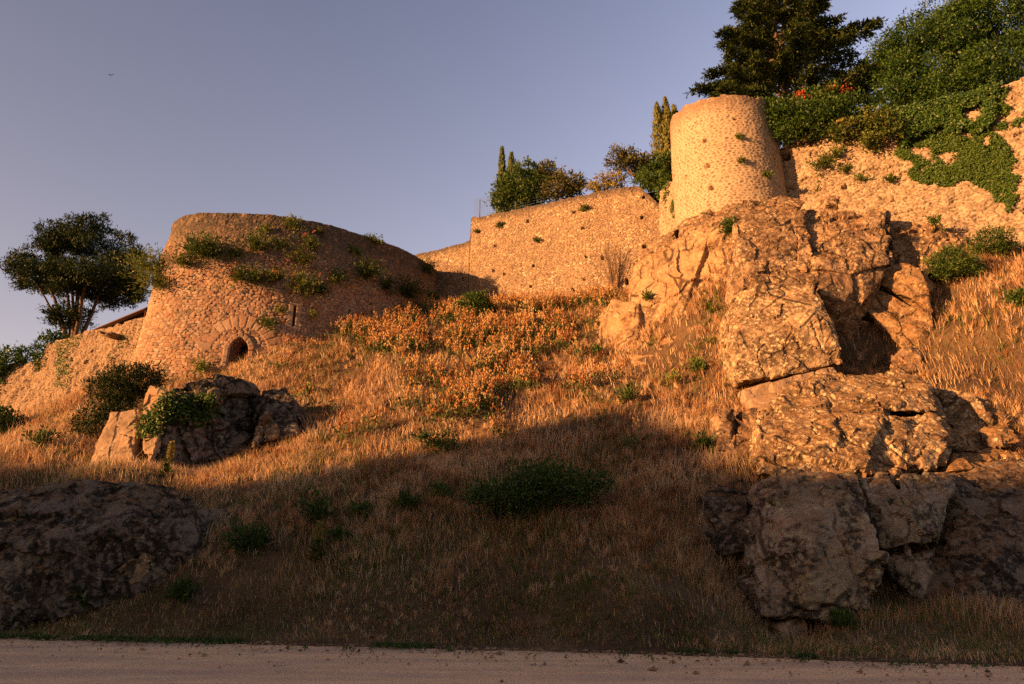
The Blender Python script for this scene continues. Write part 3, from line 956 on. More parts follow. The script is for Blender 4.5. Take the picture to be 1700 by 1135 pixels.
def fracture(bm, cuts, jit, rs):
    """split a hull along joint planes and shift the pieces a little, as in jointed granite"""
    sets = [rs.normal(size=3) * .25 + np.array(v) for v in ((.95, -.25, .1), (.3, .85, .2), (.1, -.15, 1.0))]
    pieces = [bm]
    for c in range(cuts):
        sizes = [sum(f.calc_area() for f in q.faces) for q in pieces]
        k = int(np.argmax(np.array(sizes) * rs.uniform(.5, 1, len(sizes))))
        q = pieces.pop(k)
        vs_ = np.array([v.co[:] for v in q.verts])
        ext = vs_.max(0) - vs_.min(0)
        w_ = np.array([ext[0], ext[1] * .35, ext[2]]); w_ /= w_.sum()
        nrm = sets[int(rs.choice(3, p=w_))] + rs.normal(size=3) * .16
        pt = vs_.mean(0) + rs.normal(size=3) * ext * .12
        for sgn in (1, -1):
            d = q.copy()
            r = bmesh.ops.bisect_plane(d, geom=d.verts[:] + d.edges[:] + d.faces[:], plane_co=tuple(pt), plane_no=tuple(nrm * sgn), clear_outer=True)
            ed = [e for e in r['geom_cut'] if isinstance(e, bmesh.types.BMEdge)]
            if ed:
                bmesh.ops.holes_fill(d, edges=d.edges[:], sides=0)
            if len(d.faces) > 3:
                pieces.append(d)
            else:
                d.free()
        q.free()
    for q in pieces:
        c = np.mean([v.co[:] for v in q.verts], 0)
        off = rs.normal(size=3) * jit * np.array([.5, 1.0, .5])
        ax = Vector(rs.normal(size=3)).normalized()
        from mathutils import Matrix
        R_ = Matrix.Rotation(rs.normal() * jit * .16, 3, ax)
        for v in q.verts:
            v.co = Vector(c) + R_ @ ((v.co - Vector(c)) * .992) + Vector(off)
    return pieces

def rock_mesh(hulls, vox=.08, amp=.16, cell=.9, seed=0, round_=1, fine=.035, crack=0.0, cuts=7, jit=.15):
    rs = np.random.default_rng(seed + 500)
    bm = bmesh.new()
    for pts, back in hulls:
        W3 = [P(*p) for p in pts]
        ctr = np.mean(W3, 0)
        B = [w + np.array([0, back, 0]) + (ctr - w) * .12 for w in W3]
        hb = bmesh.new()
        hull_into(hb, [tuple(p) for p in W3 + B])
        for q in fracture(hb, cuts, jit, rs):
            me = bpy.data.meshes.new('tmp'); q.to_mesh(me); q.free()
            bm.from_mesh(me); bpy.data.meshes.remove(me)
    me = bpy.data.meshes.new('rock'); bm.to_mesh(me); bm.free()
    o = bpy.data.objects.new('tmp_rock', me); COL.objects.link(o)
    md = o.modifiers.new('r', 'REMESH'); md.mode = 'VOXEL'; md.voxel_size = vox; md.adaptivity = 0
    if round_:
        sm = o.modifiers.new('s', 'SMOOTH'); sm.factor = .5; sm.iterations = int(round_)
    dg = bpy.context.evaluated_depsgraph_get()
    ev = o.evaluated_get(dg)
    m2 = bpy.data.meshes.new_from_object(ev)
    bpy.data.objects.remove(o); bpy.data.meshes.remove(me)
    nvert = len(m2.vertices)
    co = np.empty(nvert * 3, np.float32); m2.vertices.foreach_get('co', co); co = co.reshape(-1, 3).astype(float)
    no = np.empty(nvert * 3, np.float32); m2.vertex_normals.foreach_get('vector', no); no = no.reshape(-1, 3).astype(float)
    q = co + .35 * np.stack([fbm(co, .8, 3, seed + 1), fbm(co, .8, 3, seed + 2), fbm(co, .8, 3, seed + 3)], 1)
    qs = q * np.array([1, 1, 1.35])
    ne = len(m2.edges)
    ev_ = np.empty(ne * 2, np.int32); m2.edges.foreach_get('vertices', ev_); ev_ = ev_.reshape(-1, 2)
    ia, ib = np.concatenate([ev_[:, 0], ev_[:, 1]]), np.concatenate([ev_[:, 1], ev_[:, 0]])
    for it in range(5):
        no = np.stack([no[:, k] + np.bincount(ia, no[ib, k], nvert) for k in range(3)], 1)
        no /= np.linalg.norm(no, axis=1)[:, None] + 1e-9
    amp = amp * .55
    d = amp * (1.25 * facets(qs, cell * 2.0, seed + 10, 1.7) + .55 * facets(qs, cell * .85, seed + 20, 1.6) + .17 * facets(qs, cell * .36, seed + 30, 1.6)) + fine * .8 * fbm(co, 1.9, 5, seed + 40, .5)
    d += amp * .6 * fbm(co, .45, 3, seed + 50)
    if crack:
        c = np.abs(fbm(co * np.array([1, 1, .55]), .55, 3, seed + 60))
        d -= 1.6 * crack * (1 - sstep(c, .0, .055))
        c = np.abs(fbm(co * np.array([.6, .6, 1.3]), .9, 3, seed + 65))
        d -= crack * .6 * (1 - sstep(c, .0, .03))
    co = co + no * d[:, None]
    m2.vertices.foreach_set('co', co.astype(np.float32).ravel())
    m2.update()
    for a in list(m2.materials):
        pass
    m2.materials.clear()
    return m2, co

ROCKV = []          # surface points of every rock, for plants that grow on them
def rock(name, label, mat, hulls, cat='rock', parent=None, **kw):
    me, co = rock_mesh(hulls, **kw)
    o = link(name, me, M[mat], parent)
    if parent is None:
        tag(o, label, cat)
    elif label:
        o['label'] = label
    ROCKV.append(co)
    return o

# the cliff under the round tower: one outcrop, its main masses as parts
cl = empty('rock_outcrop', P(1130, 560, 34))
tag(cl, 'sunlit rock cliff carrying the round tower', 'rock outcrop')
rock('rock_face', None, 'cliff', [([(1047, 515, 37.8), (1058, 437, 39.3), (1104, 402, 39.6), (1134, 384, 39.3), (1221, 350, 38), (1226, 372, 37), (1232, 444, 35.5), (1206, 509, 34.3), (1196, 565, 33.2)], 6)], parent=cl, vox=.085, amp=.17, cell=1.5, seed=3, fine=.05, crack=.05)
rock('rock_shoulder', None, 'granite', [([(1056, 442, 39.8), (1056, 430, 42.2), (1134, 362, 40.6), (1215, 335, 38.9), (1300, 322, 39.3), (1340, 330, 38.6), (1300, 360, 36.6), (1223, 366, 37.1), (1104, 402, 39.7)], 4)], parent=cl, vox=.09, amp=.2, cell=.8, seed=5, fine=.07)
rock('rock_ledge', None, 'cliff', [([(982, 533, 39.5), (1012, 498, 39.2), (1047, 503, 38.3), (1195, 545, 33.6), (1196, 606, 32.0), (1047, 612, 34), (1000, 575, 37)], 5), ([(1040, 590, 34.3), (1195, 590, 32.2), (1180, 640, 31.3), (1070, 635, 32.8)], 4)], parent=cl, vox=.09, amp=.18, cell=1.3, seed=8, fine=.06)

uc = empty('rock_outcrop', P(1350, 420, 33))
tag(uc, 'stack of fractured upper blocks with sharp shadows right of the cliff', 'rock outcrop')
rock('rock_block', None, 'granite', [([(1223, 362, 35.2), (1280, 345, 35.5), (1333, 348, 35.3), (1336, 395, 33.8), (1345, 410, 33.3), (1356, 440, 32.2), (1352, 476, 31.0), (1230, 482, 31.2), (1228, 430, 32.8)], 4)], parent=uc, vox=.075, amp=.2, cell=1.0, seed=13, fine=.05, crack=.06)
rock('rock_block', None, 'granite', [([(1338, 376, 35.2), (1400, 352, 35.4), (1470, 362, 34.7), (1474, 440, 32.2), (1400, 458, 31.6), (1346, 448, 31.9)], 4)], parent=uc, vox=.075, amp=.25, cell=.9, seed=17, fine=.06)
rock('rock_fin', None, 'granite', [([(1462, 358, 35.0), (1480, 366, 34.6), (1479, 440, 32.6), (1462, 446, 32.6)], .8), ([(1474, 372, 35.6), (1487, 376, 35.4), (1485, 446, 33.6), (1476, 446, 33.6)], .8)], parent=uc, vox=.07, amp=.14, cell=.7, seed=19)
for i, q in enumerate([[(1368, 332, 37.2), (1390, 329, 37.2), (1399, 356, 36.3), (1388, 362, 36.0), (1364, 352, 36.4)],
                       [(1403, 352, 36.2), (1422, 361, 36), (1416, 382, 35.3), (1398, 374, 35.6)],
                       [(1330, 346, 36.1), (1337, 347, 36.1), (1338, 380, 34.9), (1318, 384, 34.7), (1308, 358, 35.4)],
                       [(1437, 346, 36.8), (1478, 344, 36.4), (1480, 364, 35.6), (1440, 372, 35.5)],
                       [(1330, 402, 33.5), (1345, 398, 33.5), (1354, 438, 31.9), (1352, 450, 31.6), (1320, 442, 32.0)],
                       [(1420, 400, 34.4), (1432, 408, 34.0), (1446, 428, 33.1), (1426, 440, 32.7), (1410, 430, 33.2)]]):
    rock('rock_chunk', None, 'granite', [(q, 1.2)], parent=uc, vox=.07, amp=.12, cell=.5, seed=130 + i)

rock('boulder', 'great square sunlit block overhanging two thin slabs', 'boulder', [([(1206, 512, 31.3), (1236, 474, 31.4), (1300, 468, 31.0), (1352, 470, 30.4), (1369, 496, 29.6), (1383, 540, 28.7), (1396, 579, 28.0), (1396, 604, 27.8), (1300, 624, 27.7), (1228, 634, 27.8), (1214, 600, 28.6), (1300, 540, 28.9), (1350, 520, 28.7)], 3.4)], 'boulder', vox=.06, amp=.2, cell=1.1, seed=23, fine=.05, crack=.05, cuts=2, jit=.07)
rock('rock', 'smooth grey rock in half shade behind the great square block', 'granite', [([(1352, 442, 31.9), (1420, 436, 32.1), (1474, 448, 32.3), (1444, 506, 31.2), (1400, 500, 30.7), (1366, 488, 30.6), (1430, 560, 32.4), (1412, 612, 32.2), (1385, 560, 32.0)], 3)], vox=.07, amp=.14, cell=1.2, seed=29)
rock('boulder', 'moss-brown leaning slab right of the dark hollow', 'mossy', [([(1470, 446, 32.7), (1500, 440, 32.7), (1528, 449, 32.4), (1541, 474, 31.8), (1543, 563, 30.4), (1526, 596, 29.7), (1500, 580, 30.0), (1437, 512, 31.6)], .9), ([(1528, 450, 33.0), (1549, 480, 32.7), (1549, 565, 31.4), (1526, 590, 30.8)], 1.4)], 'boulder', vox=.065, amp=.10, cell=.9, seed=31, fine=.05)
rock('rock', 'rough outcrop in half shadow against the foot of the rampart', 'granite', [([(1482, 384, 36.4), (1520, 372, 36.9), (1556, 362, 37.4), (1617, 365, 37.3), (1618, 392, 35.9), (1575, 425, 34.4), (1545, 450, 33.3), (1482, 446, 33.2)], 3), ([(1545, 366, 36.6), (1560, 362, 36.6), (1566, 390, 35.4), (1540, 400, 35.2)], 1.5)], vox=.08, amp=.34, cell=.9, seed=37, fine=.08)
rock('rock', 'low rock in the long shadow behind the leaning slab', 'grey', [([(1550, 512, 32.4), (1588, 508, 32.6), (1600, 530, 31.9), (1594, 562, 30.8), (1552, 575, 30.3)], 1.8)], vox=.08, amp=.16, cell=.7, seed=39)
rock('rock', 'small broken rock at the foot of the leaning slab', 'granite', [([(1486, 590, 29.3), (1505, 572, 29.7), (1528, 580, 29.7), (1530, 612, 28.6), (1492, 626, 28.3)], 1.4)], vox=.06, amp=.1, cell=.5, seed=40)

rock('rock_slab', 'left thin slab with green moss under the great block', 'clean', [([(1232, 646, 27.6), (1281, 632, 27.8), (1284, 660, 27.2), (1240, 668, 27.0)], 2.2)], 'rock slab', vox=.06, amp=.05, cell=.8, seed=41, fine=.02, cuts=1, jit=.03)
rock('rock_slab', 'middle thin slab under the great block', 'clean', [([(1280, 634, 27.2), (1320, 622, 27.4), (1354, 613, 27.6), (1356, 634, 27.1), (1285, 656, 26.8)], 2.4)], 'rock slab', vox=.06, amp=.06, cell=.8, seed=42, fine=.02, cuts=1, jit=.03)
rock('rock_slab', 'right broken slab under the great block', 'clean', [([(1358, 613, 27.4), (1386, 608, 27.6), (1402, 630, 27.0), (1360, 634, 26.9)], 2.2)], 'rock slab', vox=.06, amp=.07, cell=.6, seed=43, fine=.02, cuts=1, jit=.03)
rock('rock_slab', 'lowest thin slab above the wide lichened boulder', 'clean', [([(1244, 662, 26.6), (1290, 650, 26.6), (1292, 680, 25.6), (1250, 682, 25.8)], 2.2)], 'rock slab', vox=.06, amp=.05, cell=.7, seed=44, fine=.02, cuts=1, jit=.03)

rock('boulder', 'wide lichened boulder half lit by the sun at lower right', 'boulder', [([(1263, 786, 20.6), (1254, 690, 23.4), (1305, 652, 25.2), (1376, 633, 26.0), (1470, 624, 26.2), (1545, 635, 25.5), (1560, 680, 23.9), (1592, 735, 22.0), (1588, 775, 21.0), (1420, 790, 20.2), (1340, 720, 22.2), (1450, 700, 22.3)], 4.0),
     ([(1552, 642, 26.6), (1611, 650, 25.8), (1640, 700, 24.6), (1650, 745, 23.4), (1590, 745, 22.6)], 3)], 'boulder', vox=.06, amp=.26, cell=1.0, seed=47, fine=.08, crack=.07)
rock('rock', 'sloping rock at the right edge behind the wide boulder', 'granite', [([(1611, 656, 26.0), (1673, 682, 24.8), (1700, 741, 23.0), (1640, 752, 23.0)], 2.6)], vox=.07, amp=.18, cell=.8, seed=48)
rock('boulder', 'huge overhanging lichen-spotted block beside the road', 'grey', [([(1265, 792, 19.6), (1297, 783, 19.9), (1385, 784, 19.5), (1424, 822, 18.1), (1450, 883, 17.2), (1452, 939, 16.8), (1441, 1018, 16.5), (1410, 1040, 16.3), (1343, 1024, 16.4), (1267, 1016, 16.9), (1238, 939, 17.7), (1225, 883, 18.4), (1244, 826, 19.2), (1340, 900, 16.9), (1300, 840, 18.0)], 2.6)], 'boulder', vox=.045, amp=.3, cell=1.1, seed=58, fine=.06, crack=.06, cuts=2, jit=.06)
rock('boulder', 'dark wedge of rock hanging right of the overhanging block', 'grey', [([(1397, 786, 19.7), (1590, 788, 19.9), (1566, 835, 18.6), (1542, 915, 17.8), (1527, 990, 17.4), (1504, 986, 17.5), (1484, 930, 17.9), (1452, 930, 18.5), (1426, 830, 18.7), (1500, 850, 18.0)], 2.4)], 'boulder', vox=.055, amp=.17, cell=.8, seed=57, fine=.07, crack=.06)
rock('boulder', 'dark sloping rock filling the lower right corner', 'dark', [([(1578, 795, 20.4), (1659, 760, 21.4), (1720, 760, 21.6), (1800, 800, 20), (1800, 1080, 15.6), (1700, 1074, 15.8), (1517, 1068, 16.3), (1446, 1030, 17.6), (1500, 960, 18.3), (1560, 890, 18.6), (1640, 930, 17.3)], 3.5)], 'boulder', vox=.06, amp=.2, cell=1.0, seed=59, fine=.07)
rock('rock', 'brown mossy rock in the last sun at the right edge', 'mossy', [([(1588, 752, 22.4), (1640, 742, 22.9), (1694, 746, 22.8), (1712, 790, 21.2), (1640, 800, 20.4), (1583, 794, 20.4)], 2)], vox=.06, amp=.15, cell=.6, seed=61)
rock('rock', 'square grey rock in the grass left of the wide boulder', 'granite', [([(1187, 690, 24.2), (1202, 678, 24.6), (1256, 676, 24.6), (1258, 752, 22.6), (1192, 748, 22.8)], 1.8)], vox=.06, amp=.13, cell=.7, seed=63)
rock('rock', 'dark rock sunk in the grass left of the overhanging block', 'dark', [([(1157, 838, 20.2), (1180, 815, 20.8), (1240, 800, 20.7), (1246, 925, 18.3), (1190, 930, 18.6), (1162, 890, 19.2)], 2)], vox=.06, amp=.16, cell=.7, seed=65)
rock('stone', 'small loose stone under the overhanging block', 'clean', [([(1291, 1040, 16.6), (1312, 1029, 16.8), (1341, 1028, 16.9), (1341, 1061, 16.5), (1298, 1064, 16.4)], .9)], 'stone', vox=.04, amp=.05, cell=.4, seed=67, fine=.02, cuts=1, jit=.03)

rock('boulder', 'pale split block in front of the dark conifer on the left', 'clean', [([(156, 782, 25.9), (159, 734, 26.4), (186, 681, 27.1), (233, 671, 27.2), (229, 726, 26.2), (221, 781, 25.6)], 2.2), ([(236, 674, 26.9), (250, 637, 27.6), (276, 648, 27.3), (286, 656, 27.0), (262, 720, 26.2), (241, 782, 25.4), (233, 740, 26.0)], 2.2)], 'boulder', vox=.06, amp=.14, cell=1.0, seed=71, fine=.03, cuts=0)
rock('boulder', 'black ivy-hung boulder below the bastion doorway', 'dark', [([(276, 648, 27.4), (300, 632, 28.2), (347, 624, 29.1), (381, 629, 29.6), (414, 646, 30.0), (413, 726, 28.6), (368, 760, 27.6), (296, 780, 26.3), (246, 770, 26.0), (262, 700, 26.6)], 2.6), ([(330, 640, 28.1), (345, 628, 28.3), (362, 632, 28.5), (358, 668, 28.0), (338, 664, 27.9)], 1)], 'boulder', vox=.055, amp=.4, cell=.8, seed=73, fine=.06, cuts=8, jit=.2)
rock('stone', 'pointed sunlit stone right of the black boulder', 'boulder', [([(438, 690, 28.6), (442, 682, 28.7), (452, 702, 28.3), (457, 728, 27.8), (419, 742, 27.4), (424, 715, 28)], .8)], 'stone', vox=.05, amp=.1, cell=.4, seed=75)
rock('rock', 'dark low rock between the black boulder and the meadow', 'dark', [([(412, 655, 29.9), (470, 640, 30.2), (498, 680, 29.4), (490, 725, 28.4), (430, 738, 27.9)], 2)], vox=.07, amp=.2, cell=.7, seed=77)
rock('rock', 'long cracked rock rib in the meadow below the bastion', 'granite', [([(506, 660, 34.2), (569, 628, 35.6), (640, 612, 36.6), (652, 630, 36.0), (590, 662, 34.6), (538, 674, 33.6)], 2)], vox=.08, amp=.22, cell=.7, seed=79)
rock('rock', 'brown rock lying in the slope left of the dark conifer', 'dark', [([(96, 752, 28.0), (128, 726, 28.8), (150, 735, 28.6), (150, 762, 27.6)], 1.5)], vox=.08, amp=.12, cell=.6, seed=80)
rock('rock_outcrop', 'big dark rounded rock beside the road at lower left', 'dark', [([(29, 807, 20.5), (147, 797, 20.7), (264, 801, 20.8), (295, 834, 20.2), (323, 883, 19.8), (330, 932, 19.3), (259, 968, 18.9), (186, 1010, 18.2), (122, 1036, 17.9), (0, 1050, 17.8), (-90, 1050, 17.8), (-90, 815, 20.5), (120, 900, 18.5), (230, 870, 19.0), (20, 900, 18.4)], 3)], 'rock outcrop', vox=.05, amp=.5, cell=1.2, seed=86, fine=.07, crack=.05, cuts=6, jit=.14)
rock('stone', 'reddish broken stone low on the big dark rock', 'granite', [([(188, 950, 18.7), (215, 930, 18.9), (243, 925, 19.1), (244, 948, 18.9), (225, 975, 18.5), (192, 975, 18.4)], 1)], 'stone', vox=.045, amp=.12, cell=.5, seed=84)
rock('rock', 'dark ledge in the grass right of the big dark rock', 'dark', [([(342, 853, 20.9), (375, 842, 21.2), (412, 841, 21.3), (412, 873, 20.6), (380, 910, 19.9), (342, 936, 19.4), (330, 890, 20)], 1.8)], vox=.055, amp=.16, cell=.7, seed=85)
# ------------------------------------------------------------------ ground cover
def scatter(nmax, weight):
    """random points on the hillside, thinner where they are far away; weight(px,py,x,y,t) in 0..1"""
    x = rng.uniform(-46, 40, nmax); y = rng.uniform(11, 52, nmax)
    z = ground_at(x, y)
    px, py, t = project(np.stack([x, y, z], 1))
    ok = (px > -400) & (px < 2100) & (py > 380) & (py < 1120) & (y > road_y(x) + .1)
    x, y, z, px, py, t = [a[ok] for a in (x, y, z, px, py, t)]
    w = weight(px, py, x, y, t) * np.clip((20 / t) ** 1.3, 0, 1)
    k = rng.random(len(x)) < w
    return np.stack([x, y, z], 1)[k], px[k], py[k], t[k]

VAL = [(520, 560), (560, 532), (640, 505), (700, 505), (760, 512), (830, 505), (985, 488), (1010, 510), (985, 545), (960, 575), (905, 600), (880, 640), (840, 690), (760, 705), (700, 705), (672, 650), (650, 600), (600, 570)]
ROAD_STRIP = 2.2

def blades(pts, px, py, t, h0, h1, wid, tintf, lean, name, label, mat, seed):
    n = len(pts)
    H = rng.uniform(h0, h1, n) * (.45 + .55 * sstep(pts[:, 1] - road_y(pts[:, 0]), .8, 4)) * (.7 + .6 * (fbm2(pts[:, 0], pts[:, 1], .8, 3, seed) * .5 + .5)) * np.clip(t / 22, .9, 1.5) ** .4
    a = rng.uniform(0, 2 * math.pi, n)
    la = fbm2(pts[:, 0], pts[:, 1], .35, 3, seed + 3) * 5
    ld = np.stack([np.cos(la), np.sin(la) - .35, np.zeros(n)], 1) * (.15 + .4 * rng.random(n))[:, None] + np.stack([np.cos(a), np.sin(a), a * 0], 1) * rng.uniform(0, 1.2, n)[:, None]
    ld *= lean
    up = np.array([0, 0, 1.0])
    side = np.stack([np.sin(a), -np.cos(a), np.zeros(n)], 1)
    Wd = wid * rng.uniform(.6, 1.4, n) * np.clip(t / 20, .8, 2.2)
    p0 = pts - up * .03
    p1 = p0 + (up + ld * .35) / np.linalg.norm(up + ld * .35, axis=1)[:, None] * (H * .5)[:, None]
    d2 = up + ld * 1.35 ; d2 /= np.linalg.norm(d2, axis=1)[:, None]
    p2 = p1 + d2 * (H * .5)[:, None]
    s0 = side * (Wd * .5)[:, None]
    V = np.stack([p0 - s0, p0 + s0, p1 - s0 * .8, p1 + s0 * .8, p2], 1).reshape(-1, 3)
    k = np.arange(n)[:, None] * 5
    T = tintf(pts, px, py, n)
    me = np_mesh(name, V, [k + np.array([0, 1, 3, 2]), k + np.array([2, 3, 4])], False, {'tint': np.repeat(T, 5)})
    o = link(name, me, M[mat])
    tag(o, label, 'grass', kind='stuff')

def w_dry(px, py, x, y, t):
    d = y - road_y(x)
    c = fbm2(x, y, .9, 4, 101) * .5 + .5
    c2 = fbm2(x, y, .22, 3, 105)
    w = np.clip(.08 + c * 1.1 + .25 * c2, .08, 1) * (.6 + .4 * sstep(d, 14, 6))
    w = np.where(d < 1.6, np.clip(w * 1.3 + .3, 0, 1), w)
    w *= np.where(inpoly(px, py, VAL), .35, 1)
    return w
def t_dry(p, px, py, n):
    g = fbm2(p[:, 0], p[:, 1], .30, 4, 111)
    d = p[:, 1] - road_y(p[:, 0])
    base = np.clip(rng.normal(.42, .19, n) - .24 * fbm2(p[:, 0], p[:, 1], .5, 4, 119) - .12 * sstep(p[:, 0], 11, 15), .0, .8)
    pg = .05 + .30 * sstep(g, .05, .6) + .35 * sstep(d, 4.5, 1.0) + .12 * sstep(py, 720, 860)
    return np.where(rng.random(n) < pg, rng.uniform(.84, 1.0, n), base)
pts, px, py, t = scatter(1150000, w_dry)
blades(pts, px, py, t, .22, .52, .017, t_dry, 1.0, 'dry_grass', 'matted dry straw grass covering the whole slope', 'dry', 120)
def tufts(npts, w, name, label, mat, h, per, wid, tf, spread, seed):
    c, px, py, t = scatter(npts, w)
    n = len(c)
    ci = np.repeat(np.arange(n), per)
    m = len(ci)
    a = rng.uniform(0, 6.283, m); rr = rng.random(m)
    sc = rng.uniform(.6, 1.3, n)[ci]
    H = h * sc * rng.uniform(.55, 1.1, m) * (.45 + .55 * sstep(c[:, 1] - road_y(c[:, 0]), .8, 4))[ci]
    dirn = np.stack([np.cos(a), np.sin(a), np.zeros(m)], 1)
    p0 = c[ci] + dirn * (rr * .12 * sc)[:, None] - np.array([0, 0, .05])
    comb = rng.normal(size=(n, 2)) * .35
    out = dirn * (rr * spread)[:, None]
    out[:, 0] += comb[ci, 0]; out[:, 1] += comb[ci, 1] - .15
    d1 = np.array([0, 0, 1.0]) + out * .5; d1 /= np.linalg.norm(d1, axis=1)[:, None]
    d2 = np.array([0, 0, .75]) + out * 1.5; d2 /= np.linalg.norm(d2, axis=1)[:, None]
    p1_ = p0 + d1 * (H * .55)[:, None]; p2_ = p1_ + d2 * (H * .5)[:, None]
    s0 = np.stack([-np.sin(a), np.cos(a), a * 0], 1) * (wid * .5 * np.clip(t[ci] / 20, .8, 2.2) * rng.uniform(.6, 1.4, m))[:, None]
    V = np.stack([p0 - s0, p0 + s0, p1_ - s0 * .8, p1_ + s0 * .8, p2_], 1).reshape(-1, 3)
    k = np.arange(m)[:, None] * 5
    T = np.clip(tf(c, n)[ci] + rng.normal(size=m) * .06, 0, 1)
    tag(link(name, np_mesh(name, V, [k + np.array([0, 1, 3, 2]), k + np.array([2, 3, 4])], False, {'tint': np.repeat(T, 5)}), M[mat]), label, 'grass', kind='stuff')
def w_tuft(px, py, x, y, t):
    d = y - road_y(x)
    return np.clip(.45 + 1.3 * fbm2(x, y, .6, 4, 201), .02, 1) * (d > .35) * np.where(inpoly(px, py, VAL), .4, 1)
def tf_tuft(c, n):
    g = fbm2(c[:, 0], c[:, 1], .30, 4, 111)
    d = c[:, 1] - road_y(c[:, 0])
    base = np.clip(rng.normal(.44, .2, n) - .28 * fbm2(c[:, 0], c[:, 1], .5, 4, 119) - .15 * sstep(c[:, 0], 11, 15), 0, .8)
    pg = .03 + .2 * sstep(g, .05, .6) + .45 * sstep(d, 4.0, .8)
    return np.where(rng.random(n) < pg, rng.uniform(.86, 1, n), base)
tufts(88000, w_tuft, 'grass_tufts', 'arching tufts of dry grass in uneven clumps on the slope', 'dry', .42, 26, .017, tf_tuft, 1.3, 210)
def w_tall(px, py, x, y, t):
    c = fbm2(x, y, .45, 4, 131)
    return .05 * sstep(c, .05, .5) * np.where(inpoly(px, py, VAL), .5, 1) * (y - road_y(x) > 1.5)
pts, px, py, t = scatter(500000, w_tall)
blades(pts, px, py, t, .55, .95, .012, lambda p, a, b, n: np.clip(rng.normal(.6, .13, n), .1, .8), .8, 'tall_grass', 'taller pale seed grass standing in tufts on the slope', 'dry', 140)
def w_green(px, py, x, y, t):
    d = y - road_y(x)
    c = fbm2(x, y, .7, 4, 151)
    return np.clip(sstep(c, -.1, .45) * (.75 * sstep(d, 6.0, .6) + .06), 0, 1) * (d > .3)
pts, px, py, t = scatter(260000, w_green)
blades(pts, px, py, t, .25, .6, .022, lambda p, a, b, n: rng.random(n), .7, 'green_weeds', 'dark green weeds and grass along the foot of the slope', 'green', 160)

def verge():
    lv = Leaves()
    n = 2600
    x = rng.uniform(-22, 14, n)
    y = road_y(x) + .30 * fbm2(x, x * 0 + 3, .9, 5, 3) - .15 + np.minimum(.5, rng.exponential(.22, n) * -1 + .25)
    keep = fbm2(x, y, .8, 3, 91) > -.2
    for a, b_ in zip(x[keep], y[keep]):
        m = rng.integers(5, 12)
        q = np.array([a, b_, .03]) + rng.normal(size=(m, 3)) * np.array([.05, .05, .012])
        lv.add(q, rdir(m) * .9 + np.array([0, 0, .6]), rdir(m), rng.uniform(.05, .12, m), .03, np.clip(rng.normal(.35, .3, m), 0, 1))
    tag(link('verge_weeds', lv.mesh('verge'), M['green']), 'small dark weeds creeping onto the gravel along the road edge', 'weeds', kind='stuff')
verge()
def gravel():
    n = 2600
    x = rng.uniform(-20, 13, n)
    y = road_y(x) + .1 - rng.exponential(.9, n)
    s_ = rng.uniform(.012, .035, n) * np.where(rng.random(n) < .06, 2.2, 1)
    oct_ = np.array([[1, 0, 0], [0, 1, 0], [-1, 0, 0], [0, -1, 0], [0, 0, .7], [0, 0, -.3]])
    V = (oct_[None] * (1 + .35 * rng.normal(size=(n, 6, 1)))) * s_[:, None, None] + np.stack([x, y, np.full(n, .03)], 1)[:, None]
    f = np.array([[0, 1, 4], [1, 2, 4], [2, 3, 4], [3, 0, 4], [1, 0, 5], [2, 1, 5], [3, 2, 5], [0, 3, 5]])
    F_ = (np.arange(n)[:, None, None] * 6 + f[None]).reshape(-1, 3)
    tag(link('gravel', np_mesh('gravel', V.reshape(-1, 3), [F_]), M['clean']), 'loose gravel scattered along the edge of the road', 'gravel', kind='stuff')
gravel()

# the orange valerian meadow: nobody could count it
def valerian_mass():
    lv = Leaves()
    def wv(px, py, x, y, t):
        c = fbm2(x, y, .5, 3, 171)
        c2, c3 = fbm2(x, y, .45, 4, 173) * 26, fbm2(x, y, .45, 4, 174) * 22
        return inpoly(px + c2, py + c3, VAL) * np.where(c + .5 * fbm2(x, y, 1.1, 2, 178) > -.12, .8, .1) * np.where(fbm2(x, y, .25, 3, 175) + (640 - py) / 160 > -.2, 1, .3) * np.clip((t / 20) ** 1.3, 0, 4) / 4
    p, px, py, t = scatter(130000, wv)
    p2, *_ = scatter(75000, lambda px, py, x, y, t: .04 * (py < 760) * (py > 540) * (px > 420) * (px < 1060) * (fbm2(x, y, .4, 3, 172) > .1))
    p = np.concatenate([p, p2])
    for q in p:
        g = rng.uniform(.75, 1.45)
        nl = int(38 * g)
        o = rng.normal(size=(nl, 3)) * np.array([.26, .26, .13]) * g
        c = q + o + np.array([0, 0, .22 * g])
        lv.add(c, rdir(nl) + np.array([0, 0, .5]), rdir(nl), .16 * g, .07 * g, np.clip(rng.normal(.15, .09, nl), 0, .33))
        ns = rng.integers(3, 9)
        hue = rng.normal(.72, .15)
        for k in range(ns):
            b = q + np.array([rng.normal() * .22, rng.normal() * .22, .12])
            h = rng.uniform(.45, .85) * g
            d = np.array([rng.normal() * .12, rng.normal() * .12, 1.0])
            m = 9
            f = np.linspace(.55, 1.05, m)
            cc = b + d * (f * h)[:, None] + rng.normal(size=(m, 3)) * .03
            lv.add(cc, rdir(m) * .55 + np.array([0, 0, 1.0]), rdir(m), .15, .075 * (1.25 - .5 * (f - .55) * 2), np.clip(hue + rng.normal(size=m) * .12, .40, 1))
            lv.add(b[None], d[None], rdir(1), h * .95, .03, .3)
    o = link('valerian_meadow', lv.mesh('valerian'), M['valerian'])
    tag(o, 'mass of orange flowering valerian spikes growing below the curtain wall', 'flowers', kind='stuff')
valerian_mass()

